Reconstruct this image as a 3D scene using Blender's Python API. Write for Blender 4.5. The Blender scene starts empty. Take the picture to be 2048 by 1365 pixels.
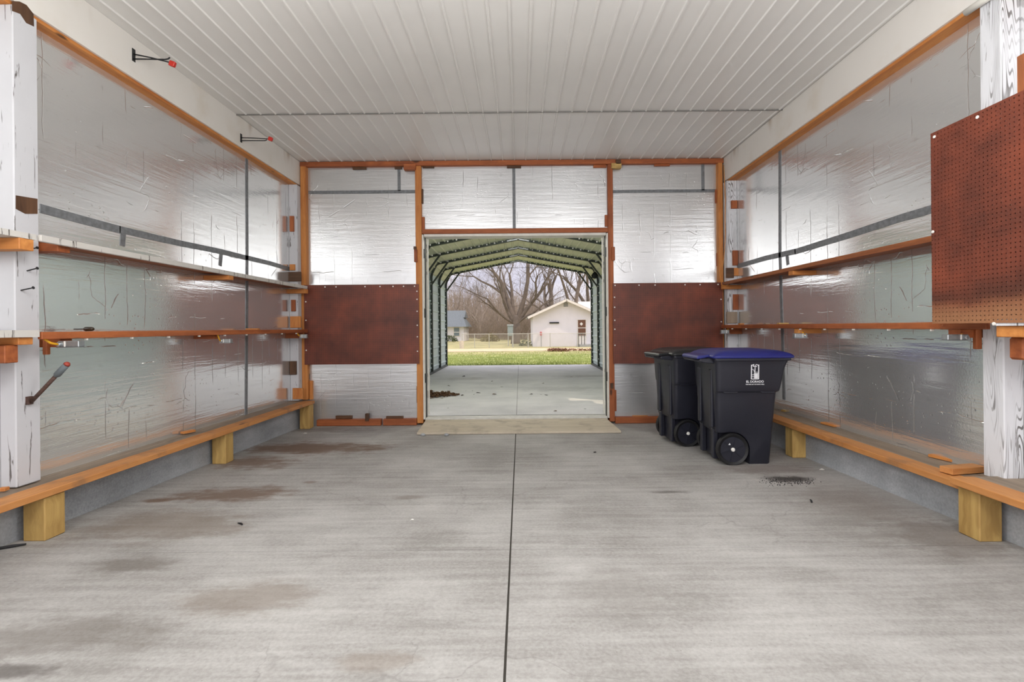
import bpy, math, random
from mathutils import Vector, Matrix, Euler
random.seed(7)
C = bpy.context.scene.collection
SC = bpy.context.scene
# ------------------------------------------------------------------ camera
ROLL = 0.009
EYE = 1.2
cd = bpy.data.cameras.new('camera'); cam = bpy.data.objects.new('camera', cd); C.objects.link(cam)
cd.sensor_width = 36; cd.lens = 36*1000/2048; cd.shift_x = -16/2048; cd.shift_y = -27.5/2048
cd.clip_start = 0.05; cd.clip_end = 500
cam.location = (0, 0, EYE)
cam.rotation_euler = (Matrix.Rotation(math.radians(90), 3, 'X') @ Matrix.Rotation(-ROLL, 3, 'Z')).to_euler()
SC.camera = cam
vs = SC.view_settings
vs.view_transform = 'Standard'; vs.look = 'None'; vs.exposure = 0.0; vs.gamma = 1; vs.use_curve_mapping = False

# ------------------------------------------------------------------ sky, sun, lights
def lin(r, g, b):
    f = lambda c: (c/12.92 if c <= .04045 else ((c+.055)/1.055)**2.4)
    return (f(r/255), f(g/255), f(b/255), 1)

class N:                                  # small node-tree helper
    def __init__(s, nt): s.nt = nt; s.n = nt.nodes; s.l = nt.links
    def node(s, t, **kw):
        x = s.n.new(t)
        for k, v in kw.items(): setattr(x, k, v)
        return x
    def put(s, sock, v):
        if v is None: return
        if isinstance(v, bpy.types.NodeSocket): s.l.new(v, sock)
        else: sock.default_value = v
    def math(s, op, a, b=None, c=None, clamp=False):
        x = s.node('ShaderNodeMath', operation=op, use_clamp=clamp)
        s.put(x.inputs[0], a)
        if b is not None: s.put(x.inputs[1], b)
        if c is not None: s.put(x.inputs[2], c)
        return x.outputs[0]
    def smooth(s, v, a, b, lo=0., hi=1.):
        x = s.node('ShaderNodeMapRange', interpolation_type='SMOOTHSTEP')
        s.put(x.inputs[0], v); s.put(x.inputs[1], a); s.put(x.inputs[2], b); s.put(x.inputs[3], lo); s.put(x.inputs[4], hi)
        return x.outputs[0]
    def mix(s, f, a, b, mode='MIX'):
        x = s.node('ShaderNodeMix', data_type='RGBA', blend_type=mode)
        s.put(x.inputs[0], f); s.put(x.inputs[6], a); s.put(x.inputs[7], b)
        return x.outputs[2]
    def vmath(s, op, a, b=None):
        x = s.node('ShaderNodeVectorMath', operation=op)
        s.put(x.inputs[0], a)
        if b is not None: s.put(x.inputs[1], b)
        return x.outputs[0]
    def vscale(s, v, sc): return s.vmath('MULTIPLY', v, sc)
    def noise(s, v, scale, detail=4, rough=.55, dist=0.):
        x = s.node('ShaderNodeTexNoise')
        s.put(x.inputs['Vector'], v); x.inputs['Scale'].default_value = scale; x.inputs['Detail'].default_value = detail
        x.inputs['Roughness'].default_value = rough; x.inputs['Distortion'].default_value = dist
        return x.outputs[0]
    def voro(s, v, scale, feature='F1', rnd=1.0, out=0):
        x = s.node('ShaderNodeTexVoronoi', feature=feature)
        s.put(x.inputs['Vector'], v); x.inputs['Scale'].default_value = scale; x.inputs['Randomness'].default_value = rnd
        return x.outputs[out]
    def ramp(s, f, stops):
        x = s.node('ShaderNodeValToRGB'); e = x.color_ramp.elements
        while len(e) < len(stops): e.new(.5)
        for el, (p, c) in zip(e, stops): el.position = p; el.color = c
        s.put(x.inputs[0], f); return x.outputs[0]
    def sep(s, v):
        x = s.node('ShaderNodeSeparateXYZ'); s.put(x.inputs[0], v); return x.outputs
    def comb(s, a, b, c):
        x = s.node('ShaderNodeCombineXYZ')
        for i, v in enumerate((a, b, c)): s.put(x.inputs[i], v)
        return x.outputs[0]
    def bump(s, h, strength, dist, n=None):
        x = s.node('ShaderNodeBump'); s.put(x.inputs['Height'], h)
        x.inputs['Strength'].default_value = strength; x.inputs['Distance'].default_value = dist
        if n is not None: s.put(x.inputs['Normal'], n)
        return x.outputs[0]

w = bpy.data.worlds.new('sky'); SC.world = w; w.use_nodes = True
k = N(w.node_tree); bg = w.node_tree.nodes['Background']
tc = k.node('ShaderNodeTexCoord').outputs['Generated']
cl = k.noise(k.vscale(tc, (1, 1, 2.2)), 5.5, 5, .55, .4)
k.put(bg.inputs[0], k.ramp(cl, [(.38, lin(214, 212, 228)), (.55, lin(236, 232, 240)), (.68, lin(238, 228, 234))]))
nx, ny, nz = k.sep(k.node('ShaderNodeTexCoord').outputs['Generated'])
up_ = k.math('MULTIPLY_ADD', k.math('MAXIMUM', nz, 0.), 1.75, .92)          # overcast sky: brighter towards the zenith
k.put(bg.inputs[1], up_)

def light(name, kind, energy, loc, rot, color=(1, 1, 1), **kw):
    d = bpy.data.lights.new(name, kind); d.energy = energy; d.color = color
    for a, v in kw.items(): setattr(d, a, v)
    o = bpy.data.objects.new(name, d); C.objects.link(o); o.location = loc; o.rotation_euler = rot
    return o
sun = light('sun', 'SUN', 1.7, (30, -20, 30), (0, 0, 0), (1, .82, .60), angle=math.radians(.8))
sun.rotation_euler = Vector((-.87*.545, .485*.545, -.839)).to_track_quat('-Z', 'Y').to_euler()
# daylight entering through the open vehicle door behind the camera
light('door_daylight', 'AREA', 45, (-.1, -1.9, 1.75), (math.radians(90), 0, 0), (1, .985, .97), shape='RECTANGLE', size=5.9, size_y=3.3)
# added fill points with no fixture, out of frame above and behind the camera
for x in (-1.3, 1.2):
    light('interior_fill', 'POINT', 95, (x, 1.75, 2.5), (0, 0, 0), (1, .995, .985), shadow_soft_size=.35)
    light('interior_fill', 'POINT', 50, (x, -.6, 2.6), (0, 0, 0), (1, .995, .985), shadow_soft_size=.35)

light('carport_fill', 'POINT', 100, (0, 9.2, 3.12), (0, 0, 0), (1, .99, .97), shadow_soft_size=.3)  # added fill under the ridge, hidden by the header, no fixture

# ------------------------------------------------------------------ picture measurements -> places
TH = ROLL
def R(px, py):
    dx = (px-1040)/1000; dy = (py-655)/1000
    return dx - TH*dy, dy + TH*dx
def onY(px, py, Y): x, y = R(px, py); return Vector((x*Y, Y, EYE-y*Y))
def onX(px, py, X): x, y = R(px, py); Y = X/x; return Vector((X, Y, EYE-y*Y))
def onZ(px, py, Z): x, y = R(px, py); Y = (EYE-Z)/y; return Vector((x*Y, Y, Z))
SL = .025
def zf(Y): return -SL*Y
def onF(px, py): x, y = R(px, py); Y = EYE/(y-SL); return Vector((x*Y, Y, zf(Y)))

# ------------------------------------------------------------------ mesh builder
class MB:
    def __init__(s): s.v = []; s.f = []; s.mi = []; s.cur = 0; s.smooth = False
    def add(s, vs, fs):
        b = len(s.v); s.v += [Vector(p) for p in vs]
        for f in fs: s.f.append(tuple(b+i for i in f)); s.mi.append(s.cur)
        return s
    def hexa(s, p):                                  # 8 points: bottom ring, top ring
        return s.add(p, [(3,2,1,0),(4,5,6,7),(0,1,5,4),(1,2,6,5),(2,3,7,6),(3,0,4,7)])
    def box(s, x0, y0, z0, x1, y1, z1):
        if x0 > x1: x0, x1 = x1, x0
        if y0 > y1: y0, y1 = y1, y0
        if z0 > z1: z0, z1 = z1, z0
        return s.hexa([(x0,y0,z0),(x1,y0,z0),(x1,y1,z0),(x0,y1,z0),(x0,y0,z1),(x1,y0,z1),(x1,y1,z1),(x0,y1,z1)])
    def beam(s, a, b, wd, ht, up=(0,0,1)):           # box along a->b
        a = Vector(a); b = Vector(b); d = (b-a).normalized(); up = Vector(up)
        sd = d.cross(up)
        if sd.length < 1e-4: sd = d.cross(Vector((1,0,0)))
        sd.normalize(); u = sd.cross(d)
        q = [(-1,-1),(1,-1),(1,1),(-1,1)]
        ring = lambda p: [p + sd*(i*wd/2) + u*(j*ht/2) for i, j in q]
        return s.hexa(ring(a)+ring(b))
    def tube(s, pts, rs, n=8, cap=True):
        pts = [Vector(p) for p in pts]
        if not isinstance(rs, (list, tuple)): rs = [rs]*len(pts)
        b = len(s.v); prev = None
        for i, p in enumerate(pts):
            d = (pts[min(i+1, len(pts)-1)] - pts[max(i-1, 0)]).normalized()
            if prev is None:
                a = d.cross(Vector((0,0,1)))
                if a.length < .05: a = d.cross(Vector((1,0,0)))
            else: a = prev - d*prev.dot(d)
            a.normalize(); prev = a; c = d.cross(a)
            for j in range(n):
                t = 2*math.pi*j/n; s.v.append(p + (a*math.cos(t) + c*math.sin(t))*rs[i])
        for i in range(len(pts)-1):
            for j in range(n):
                s.f.append((b+i*n+j, b+i*n+(j+1)%n, b+(i+1)*n+(j+1)%n, b+(i+1)*n+j)); s.mi.append(s.cur)
        if cap:
            s.f.append(tuple(b+j for j in reversed(range(n)))); s.mi.append(s.cur)
            e = b+(len(pts)-1)*n; s.f.append(tuple(e+j for j in range(n))); s.mi.append(s.cur)
        return s
    def loft(s, rings, cap=True):
        b = len(s.v); n = len(rings[0])
        for r in rings: s.v += [Vector(p) for p in r]
        for i in range(len(rings)-1):
            for j in range(n):
                s.f.append((b+i*n+j, b+i*n+(j+1)%n, b+(i+1)*n+(j+1)%n, b+(i+1)*n+j)); s.mi.append(s.cur)
        if cap:
            s.f.append(tuple(b+j for j in reversed(range(n)))); s.mi.append(s.cur)
            e = b+(len(rings)-1)*n; s.f.append(tuple(e+j for j in range(n))); s.mi.append(s.cur)
        return s
    def prism(s, outline, axis, a, b):                # outline of 2D points extruded along axis
        def P(u, v, t): return {'x': (t,u,v), 'y': (u,t,v), 'z': (u,v,t)}[axis]
        n = len(outline)
        return s.add([P(u,v,a) for u,v in outline]+[P(u,v,b) for u,v in outline],
            [tuple(range(n)), tuple(n+i for i in reversed(range(n)))] + [(i, n+i, n+(i+1)%n, (i+1)%n) for i in range(n)])
    def lathe(s, prof, c, axis='y', n=24, closed=False):       # prof: (radius, height along axis)
        c = Vector(c); rings = []
        for r, h in prof:
            ring = []
            for j in range(n):
                t = 2*math.pi*j/n; u, v = r*math.cos(t), r*math.sin(t)
                ring.append(c + Vector({'x': (h,u,v), 'y': (u,h,v), 'z': (u,v,h)}[axis]))
            rings.append(ring)
        return s.loft(rings, not closed)
    def build(s, name, mat, parent=None, bevel=0, seg=1, smooth=False, world=False):
        me = bpy.data.meshes.new(name)
        if world: o0 = Vector((0,0,0))
        else:
            lo = Vector([min(p[i] for p in s.v) for i in range(3)]); hi = Vector([max(p[i] for p in s.v) for i in range(3)])
            o0 = Vector(((lo.x+hi.x)/2, (lo.y+hi.y)/2, lo.z))
        me.from_pydata([tuple(p-o0) for p in s.v], [], s.f)
        for m in (mat if isinstance(mat, list) else [mat]): me.materials.append(m)
        if isinstance(mat, list): me.polygons.foreach_set('material_index', s.mi)
        import bmesh
        bm = bmesh.new(); bm.from_mesh(me); bmesh.ops.recalc_face_normals(bm, faces=bm.faces); bm.to_mesh(me); bm.free()
        if smooth: me.polygons.foreach_set('use_smooth', [True]*len(me.polygons))
        me.update()
        o = bpy.data.objects.new(name, me); C.objects.link(o)
        o.location = o0 - (parent.location if parent is not None and parent.parent is None else Vector((0,0,0)))
        if parent is not None:
            o.parent = parent
            if parent.parent is not None: o.location = o0 - parent.location - parent.parent.location
        if bevel:
            bv = o.modifiers.new('bevel', 'BEVEL'); bv.width = bevel; bv.segments = seg; bv.limit_method = 'ANGLE'; bv.angle_limit = math.radians(40)
        return o
def tag(o, label, cat, group=None):
    o['label'] = label; o['category'] = cat
    if group: o['group'] = group
    return o
def thing(name, loc, label, cat, group=None):
    o = bpy.data.objects.new(name, None); C.objects.link(o); o.location = loc; o.empty_display_size = .1
    return tag(o, label, cat, group)
def struct(o): o['kind'] = 'structure'; return o
def Bx(*a): return MB().box(*a)

# ------------------------------------------------------------------ materials
def mat(name):
    m = bpy.data.materials.new(name); m.use_nodes = True
    kk = N(m.node_tree); return m, kk, m.node_tree.nodes['Principled BSDF'], kk.node('ShaderNodeTexCoord').outputs['Object']
def plain(name, c, rough=.6, metal=0., var=.12, scale=14, bump=0):
    m, k, b, t = mat(name)
    n = k.noise(t, scale, 4)
    d = tuple(x*(1-var) for x in c[:3])+(1,); u = tuple(min(1, x*(1+var)) for x in c[:3])+(1,)
    k.put(b.inputs['Base Color'], k.ramp(n, [(.3, d), (.7, u)]))
    b.inputs['Roughness'].default_value = rough; b.inputs['Metallic'].default_value = metal
    if bump: k.put(b.inputs['Normal'], k.bump(n, .5, bump))
    return m
def wood(name, c0, c1, axis, knot=True, rough=.62, g=1.0, dirt=0.0):
    m, k, b, t = mat(name)
    rnd = k.node('ShaderNodeObjectInfo').outputs['Random']
    off = k.math('MULTIPLY', rnd, 17.0)
    t = k.vmath('ADD', t, k.comb(off, off, off))
    sc = [26*g, 26*g, 26*g]; sc['xyz'.index(axis)] = 1.1*g
    v = k.vscale(t, tuple(sc))
    warp = k.noise(k.vscale(t, (3, 3, 3)), 1.0, 2)
    v = k.vmath('ADD', v, k.comb(k.math('MULTIPLY', warp, 3.), k.math('MULTIPLY', warp, 3.), 0.))
    n = k.noise(v, 1.0, 5, .6)
    n2 = k.noise(v, .25, 2, .5)
    f = k.math('MULTIPLY_ADD', n, .6, k.math('MULTIPLY', n2, .4))
    col = k.ramp(f, [(.32, c0), (.5, tuple((a+bb)/2 for a, bb in zip(c0, c1))), (.68, c1)])
    if knot:
        ks = [4.6, 4.6, 4.6]; ks['xyz'.index(axis)] = 1.7
        d = k.voro(k.vscale(t, tuple(ks)), 1.0)
        col = k.mix(k.smooth(d, .05, .11, .85, 0.), col, lin(58, 30, 14))
    if dirt:
        col = k.mix(k.smooth(k.noise(t, 4, 4), .52, .72, 0., dirt), col, lin(96, 84, 74))
    k.put(b.inputs['Base Color'], col); b.inputs['Roughness'].default_value = rough
    k.put(b.inputs['Normal'], k.bump(n, .35, .002))
    return m
W = {}
for ax in 'xyz':
    W['orange'+ax] = wood('orange_pine_'+ax, lin(176, 104, 48), lin(214, 146, 78), ax)
    W['red'+ax] = wood('red_stained_pine_'+ax, lin(128, 64, 32), lin(180, 102, 54), ax)
    W['yellow'+ax] = wood('treated_pine_'+ax, lin(150, 114, 58), lin(210, 176, 108), ax, g=.8)
    W['dark'+ax] = wood('dark_wood_'+ax, lin(64, 40, 24), lin(104, 72, 48), ax, False)
    W['bench'+ax] = wood('worn_pine_'+ax, lin(182, 118, 62), lin(210, 150, 90), ax, dirt=.45)
    W['brown'+ax] = wood('brown_plank_'+ax, lin(120, 68, 38), lin(164, 98, 56), ax)
    W['grey'+ax] = wood('weathered_grey_wood_'+ax, lin(118, 104, 90), lin(160, 142, 122), ax, False)

def foil_mat(name, axis):
    m, k, b, t = mat(name)
    X, Y, Z = k.sep(t)
    U = X if axis == 'x' else Y
    p = k.comb(U, Z, 0.)
    warp = k.noise(p, 2.5, 3)
    # horizontal corrugation, dimples, creases
    band = k.noise(k.comb(k.math('MULTIPLY', U, 1.6), k.math('MULTIPLY', Z, 26.), 0.), 1.0, 3, .6)
    fine = k.noise(p, 70, 3, .6)
    dim = k.smooth(k.voro(p, 21), .0, .22, -1., 0.)
    area = k.smooth(k.noise(p, 1.3, 3), .42, .62)
    wob = k.math('MULTIPLY', k.math('SUBTRACT', k.noise(k.comb(U, Z, 3.), 3.0, 3), .5), .05)
    vx = k.node('ShaderNodeTexVoronoi', feature='DISTANCE_TO_EDGE', voronoi_dimensions='1D')
    k.put(vx.inputs['W'], k.math('ADD', U, wob)); vx.inputs['Scale'].default_value = 4.2
    vcre = k.smooth(vx.outputs[0], .0, .018, 1., 0.)
    hx = k.node('ShaderNodeTexVoronoi', feature='DISTANCE_TO_EDGE', voronoi_dimensions='1D')
    k.put(hx.inputs['W'], k.math('ADD', Z, k.math('MULTIPLY', wob, 1.6))); hx.inputs['Scale'].default_value = 3.6
    hcre = k.math('MULTIPLY', k.smooth(hx.outputs[0], .0, .014, 1., 0.), k.smooth(k.noise(p, 3.1, 2), .55, .65, 0., .7))
    cr = k.voro(k.vmath('ADD', p, k.comb(k.math('MULTIPLY', warp, .35), k.math('MULTIPLY', warp, .3), 0.)), 3.0, 'DISTANCE_TO_EDGE')
    crack = k.math('MULTIPLY', k.smooth(cr, .0, .012, 1., 0.), k.smooth(k.noise(p, 2.2, 2), .60, .68, 0., .7))
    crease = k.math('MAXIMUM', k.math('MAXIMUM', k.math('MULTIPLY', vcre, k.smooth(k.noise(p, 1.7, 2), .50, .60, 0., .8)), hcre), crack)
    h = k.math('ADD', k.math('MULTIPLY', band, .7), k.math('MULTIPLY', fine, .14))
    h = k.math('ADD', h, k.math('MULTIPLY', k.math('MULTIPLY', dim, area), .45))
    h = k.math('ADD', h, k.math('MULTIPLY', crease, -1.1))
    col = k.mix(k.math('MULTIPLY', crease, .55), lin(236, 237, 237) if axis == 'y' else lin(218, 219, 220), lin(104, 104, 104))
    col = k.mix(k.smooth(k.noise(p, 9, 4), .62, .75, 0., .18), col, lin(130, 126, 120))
    k.put(b.inputs['Base Color'], col)
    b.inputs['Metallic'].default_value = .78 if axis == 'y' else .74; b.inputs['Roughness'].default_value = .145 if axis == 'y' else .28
    k.put(b.inputs['Normal'], k.bump(h, .42, .007))
    return m
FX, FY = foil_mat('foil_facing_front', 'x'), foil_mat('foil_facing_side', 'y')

def flaking_paint(name, amount=.5, grain=False, c=lin(228, 228, 230)):
    m, k, b, t = mat(name)
    v = k.vscale(t, (38, 38, 3.2))
    n = k.noise(v, 1.0, 4, .6, .6)
    n2 = k.noise(k.vscale(t, (9, 9, 2.2)), 1.0, 3)
    fl = k.smooth(k.math('MULTIPLY', n, k.math('ADD', .62, k.math('MULTIPLY', n2, .55))), .66-.16*amount, .70-.16*amount)
    if grain:
        g = k.noise(k.vscale(t, (7., 7., .55)), 1.0, 2, .4, .3)
        ring = k.math('SINE', k.math('MULTIPLY', g, 250.))
        msk = k.smooth(k.noise(k.vscale(t, (8, 8, 1.6)), 1.0, 3), .40, .60)
        fl = k.math('MAXIMUM', k.math('MULTIPLY', fl, .7), k.math('MULTIPLY', k.smooth(ring, .35, .85), msk))
    col = k.mix(k.noise(t, 5, 3), c, tuple(x*.9 for x in c[:3])+(1,))
    col = k.mix(k.math('MULTIPLY', fl, .85), col, lin(72, 64, 58))
    k.put(b.inputs['Base Color'], col); b.inputs['Roughness'].default_value = .6
    k.put(b.inputs['Normal'], k.bump(fl, -.5, .003))
    return m
PAINT = flaking_paint('flaking_white_paint', .62, False, lin(203, 203, 207))
PAINTG = flaking_paint('grainy_white_paint', .42, True, lin(224, 225, 229))
PAINTD = flaking_paint('dirty_white_paint', .7, False, lin(206, 202, 196))

def white_board():
    m, k, b, t = mat('white_beam_paint')
    n = k.noise(t, 2.2, 4)
    col = k.mix(k.smooth(n, .5, .75, 0., .35), lin(226, 222, 216), lin(202, 188, 166))
    sp = k.smooth(k.voro(t, 7), .012, .022, 1., 0.)
    z = k.sep(t)[2]
    st = k.math('MULTIPLY', k.smooth(k.noise(k.vscale(t, (1, 1.3, .3)), 1.2, 3), .58, .68), k.smooth(z, .12, .33))
    col = k.mix(k.math('MULTIPLY', st, .75), col, lin(150, 120, 84))
    col = k.mix(k.math('MULTIPLY', sp, .7), col, lin(70, 60, 52))
    k.put(b.inputs['Base Color'], col); b.inputs['Roughness'].default_value = .55
    return m
WHITE = white_board()
CEIL = plain('white_ribbed_metal', lin(226, 224, 220), .38, 0, .04, 1.2)
TRIMW = plain('white_trim_paint', lin(225, 222, 214), .5, 0, .08, 9)
TAPE = plain('grey_duct_tape', lin(118, 121, 124), .5, .15, .25, 30)
BLACK = plain('black_rubber', lin(24, 24, 26), .6, 0, .2)
STEEL = plain('galvanized_steel', lin(176, 180, 182), .38, .8, .1, 40)
DARKM = plain('dark_metal', lin(52, 54, 54), .5, .5, .2, 40)
YCAB = plain('yellow_cable_sheath', lin(228, 168, 28), .5, 0, .08)
OCAB = plain('orange_cable_sheath', lin(196, 128, 52), .5, 0, .08)
REDP = plain('red_paint', lin(190, 42, 28), .45, 0, .12)
RUST = plain('rusty_iron', lin(92, 70, 62), .6, .4, .4, 60)
SCREW = plain('screw_head', lin(236, 234, 228), .4, 0, .05)

def concrete(name, base, dark, light, stains=(), streak=True):
    m, k, b, t = mat(name)
    X, Y, Z = k.sep(t)
    st = k.noise(k.comb(k.math('MULTIPLY', X, 1.1), k.math('MULTIPLY', Y, 17.), 0.), 1.0, 5, .62) if streak else k.noise(k.vscale(t, (3., 1.2, 5.)), 1.0, 5, .62)
    cl = k.noise(t, 1.1, 6, .62)
    fn = k.noise(t, 60, 4, .7)
    f = k.math('ADD', k.math('MULTIPLY', st, .28), k.math('ADD', k.math('MULTIPLY', cl, .47), k.math('MULTIPLY', fn, .25)))
    col = k.ramp(f, [(.40, dark), (.55, base), (.70, light)])
    sp = k.smooth(k.voro(t, 13), .02, .05, 1., 0.)
    col = k.mix(k.math('MULTIPLY', sp, .55), col, lin(86, 78, 72))
    wsp = k.smooth(k.voro(k.vmath('ADD', t, (3.1, 1.7, 0)), 7), .012, .024, 1., 0.)
    col = k.mix(k.math('MULTIPLY', wsp, .6), col, lin(236, 232, 226))
    cr = k.voro(k.vmath('ADD', t, k.comb(k.math('MULTIPLY', cl, .7), k.math('MULTIPLY', k.noise(t, 3, 2), .4), 0.)), .85, 'DISTANCE_TO_EDGE')
    crack = k.math('MULTIPLY', k.smooth(cr, .0, .006, 1., 0.), k.smooth(k.noise(k.vmath('ADD', t, (5, 5, 0)), 1.4, 2), .52, .6))
    col = k.mix(k.math('MULTIPLY', crack, .22), col, lin(92, 88, 84))
    wob = k.noise(t, 3.2, 5, .65); wob2 = k.noise(k.vscale(t, (.6, 1.6, 1)), 9., 4, .65)
    for (sx, sy, rx, ry, a, c) in stains:
        d = k.math('SQRT', k.math('ADD', k.math('POWER', k.math('ABSOLUTE', k.math('MULTIPLY', k.math('SUBTRACT', X, sx), 1/rx)), 2.),
                                      k.math('POWER', k.math('ABSOLUTE', k.math('MULTIPLY', k.math('SUBTRACT', Y, sy), 1/ry)), 2.)))
        d = k.math('ADD', d, k.math('MULTIPLY', k.math('SUBTRACT', wob, .5), 1.6))
        d = k.math('ADD', d, k.math('MULTIPLY', k.math('SUBTRACT', wob2, .5), 1.3))
        col = k.mix(k.smooth(d, .35, 1.15, a, 0.), col, c)
    k.put(b.inputs['Base Color'], col); b.inputs['Roughness'].default_value = .72
    k.put(b.inputs['Normal'], k.bump(k.math('ADD', st, fn), .25, .003))
    return m
def S(px, py, rx, ry, a, c): p = onF(px, py); return (p.x, p.y, rx, ry, a, c)
BR = lin(104, 78, 58); DK = lin(78, 72, 68); GR = lin(112, 106, 100)
stains = [S(620, 897, 1.05, .34, .85, BR), S(510, 925, .50, .30, .75, BR), S(312, 1002, .12, .06, .8, BR), S(470, 990, .50, .22, .75, BR),
          S(500, 1195, .34, .20, .5, lin(118, 104, 90)), S(265, 1130, .26, .14, .55, lin(96, 88, 80)), S(120, 1270, .5, .16, .5, lin(100, 92, 84)),
          S(330, 1050, .70, .32, .5, lin(112, 96, 80)), S(640, 860, .7, .22, .5, lin(92, 80, 70)), S(1580, 958, .22, .09, .9, lin(52, 46, 44)),
          S(1530, 938, .45, .22, .45, lin(96, 76, 68)), S(1340, 985, .18, .05, .6, DK), S(1700, 1000, .45, .5, .32, lin(116, 104, 98)),
          S(1890, 1075, .4, .3, .5, lin(100, 90, 84)), S(1230, 1180, .28, .3, .3, GR), S(820, 995, .14, .05, .5, lin(118, 108, 98)),
          S(750, 1325, .18, .07, .35, lin(128, 112, 96)), S(40, 1345, .2, .06, .7, DK), S(620, 965, .07, .04, .5, BR)]
FLOOR = concrete('stained_concrete', lin(173, 171, 168), lin(140, 137, 133), lin(194, 192, 189), stains)
SLAB = concrete('carport_concrete', lin(216, 214, 214), lin(192, 191, 192), lin(230, 228, 228),
                [(-2.1, 9.75, .7, .3, .55, lin(112, 88, 68)), (.9, 10.4, .9, .5, .35, lin(126, 124, 126)), (1.7, 13, .9, .4, .35, lin(126, 118, 112)), (-1.5, 12.6, .7, .4, .3, lin(130, 120, 112))])
STEM = concrete('stem_wall_concrete', lin(176, 180, 184), lin(138, 141, 144), lin(220, 222, 225), (), False)
JOINT = plain('joint_filler', lin(70, 66, 60), .9)

def pegboard_mat(name, axis, burn=False):
    m, k, b, t = mat(name)
    X, Y, Z = k.sep(t); U = X if axis == 'x' else Y
    fr = lambda v: k.math('SUBTRACT', k.math('FRACT', k.math('DIVIDE', v, .0254)), .5)
    u, z = fr(k.math('ADD', U, 40.)), fr(k.math('ADD', Z, 40.))
    d = k.math('SQRT', k.math('ADD', k.math('MULTIPLY', u, u), k.math('MULTIPLY', z, z)))
    hole = k.math('LESS_THAN', d, .145)
    n = k.noise(t, 2.6, 4, .6)
    col = k.ramp(n, [(.34, lin(88, 44, 32)), (.52, lin(112, 55, 38)), (.7, lin(134, 66, 44))])
    n2 = k.noise(k.vscale(t, (1, 1.6, 14)), 1.0, 3)
    col = k.mix(k.smooth(n2, .45, .75, 0., .25), col, lin(84, 42, 30))
    if burn:
        e = k.math('ADD', Z, k.math('MULTIPLY', k.math('SUBTRACT', k.noise(t, 3.2, 4), .5), .16))
        col = k.mix(k.smooth(e, .02, .20, 1., 0.), col, lin(150, 104, 72))
        g = k.math('MULTIPLY', k.smooth(e, .10, .17), k.smooth(e, .17, .30, 1., 0.))
        col = k.mix(k.math('MULTIPLY', g, .6), col, lin(58, 36, 28))
    if not burn: col = k.mix(hole, col, lin(30, 16, 12))  # darkness of the gap behind painted on as hole dots
    k.put(b.inputs['Base Color'], col); b.inputs['Roughness'].default_value = .5
    if not burn: return m
    tr = k.node('ShaderNodeBsdfTransparent'); mx = k.node('ShaderNodeMixShader')
    k.put(mx.inputs[0], hole); k.l.new(b.outputs[0], mx.inputs[1]); k.l.new(tr.outputs[0], mx.inputs[2])
    k.l.new(mx.outputs[0], m.node_tree.nodes['Material Output'].inputs[0])
    return m
PEGX, PEGY = pegboard_mat('pegboard_back', 'x'), pegboard_mat('pegboard_side', 'y', True)

# ------------------------------------------------------------------ room shell
Yb, Yf = 7.10, 7.15            # stud faces, foil face of the back wall
XL, XR = -3.20, 3.03           # foil planes
BL, BR_ = -3.10, 2.91          # inner planes of posts and beams
ZC, ZB = 3.575, 3.23           # ceiling, beam underside
Y0 = -2.0
fl = MB()
JX, JY = -.066, 2.86
def slab(mb, x0, x1, y0, y1, th=.12):
    mb.hexa([(x0,y0,zf(y0)-th),(x1,y0,zf(y0)-th),(x1,y1,zf(y1)-th),(x0,y1,zf(y1)-th),(x0,y0,zf(y0)),(x1,y0,zf(y0)),(x1,y1,zf(y1)),(x0,y1,zf(y1))])
for x0, x1 in ((-3.3, JX-.005), (JX+.005, 3.2)):
    for y0, y1 in ((Y0, JY-.002), (JY+.002, 7.3)): slab(fl, x0, x1, y0, y1)
fl.cur = 1
fl.hexa([(-3.3,Y0,zf(Y0)-.2),(3.2,Y0,zf(Y0)-.2),(3.2,7.3,zf(7.3)-.2),(-3.3,7.3,zf(7.3)-.2),(-3.3,Y0,zf(Y0)-.009),(3.2,Y0,zf(Y0)-.009),(3.2,7.3,zf(7.3)-.009),(-3.3,7.3,zf(7.3)-.009)])
struct(fl.build('floor', [FLOOR, JOINT], world=True))

cl_ = MB()                      # ribbed ceiling sheets, two lengths with a lapped joint
def ribbed(mb, y0, y1, z):
    prof = []; x = -3.3
    while x < 3.2:
        prof += [(x, z), (x+.132, z), (x+.138, z-.012), (x+.150, z-.012), (x+.156, z)]; x += .163
    prof.append((3.2, z))
    up = [(p[0], z+.03) for p in (prof[-1], prof[0])]
    mb.prism(prof+up, 'y', y0, y1)
ribbed(cl_, 5.512, 7.35, ZC+.004); ribbed(cl_, Y0, 5.5, ZC)
cl_.box(-3.45, Y0, ZC+.05, 3.35, 7.5, ZC+.12)
struct(cl_.build('ceiling', CEIL, world=True))
ct = Bx(BL, 5.497, ZC-.014, BR_, 5.507, ZC-.004); struct(ct.build('trim_1', plain('joint_grey', lin(120, 118, 114), .6), world=True))

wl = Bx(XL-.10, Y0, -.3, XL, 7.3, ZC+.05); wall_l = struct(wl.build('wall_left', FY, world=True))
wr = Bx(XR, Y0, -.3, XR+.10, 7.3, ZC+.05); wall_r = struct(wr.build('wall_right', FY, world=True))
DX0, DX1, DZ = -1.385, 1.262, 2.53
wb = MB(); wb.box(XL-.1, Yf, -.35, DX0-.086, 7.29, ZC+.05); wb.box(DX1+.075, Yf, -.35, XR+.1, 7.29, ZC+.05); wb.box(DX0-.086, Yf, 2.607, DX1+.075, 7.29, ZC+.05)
wall_b = struct(wb.build('wall_back', FX, world=True))
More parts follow.
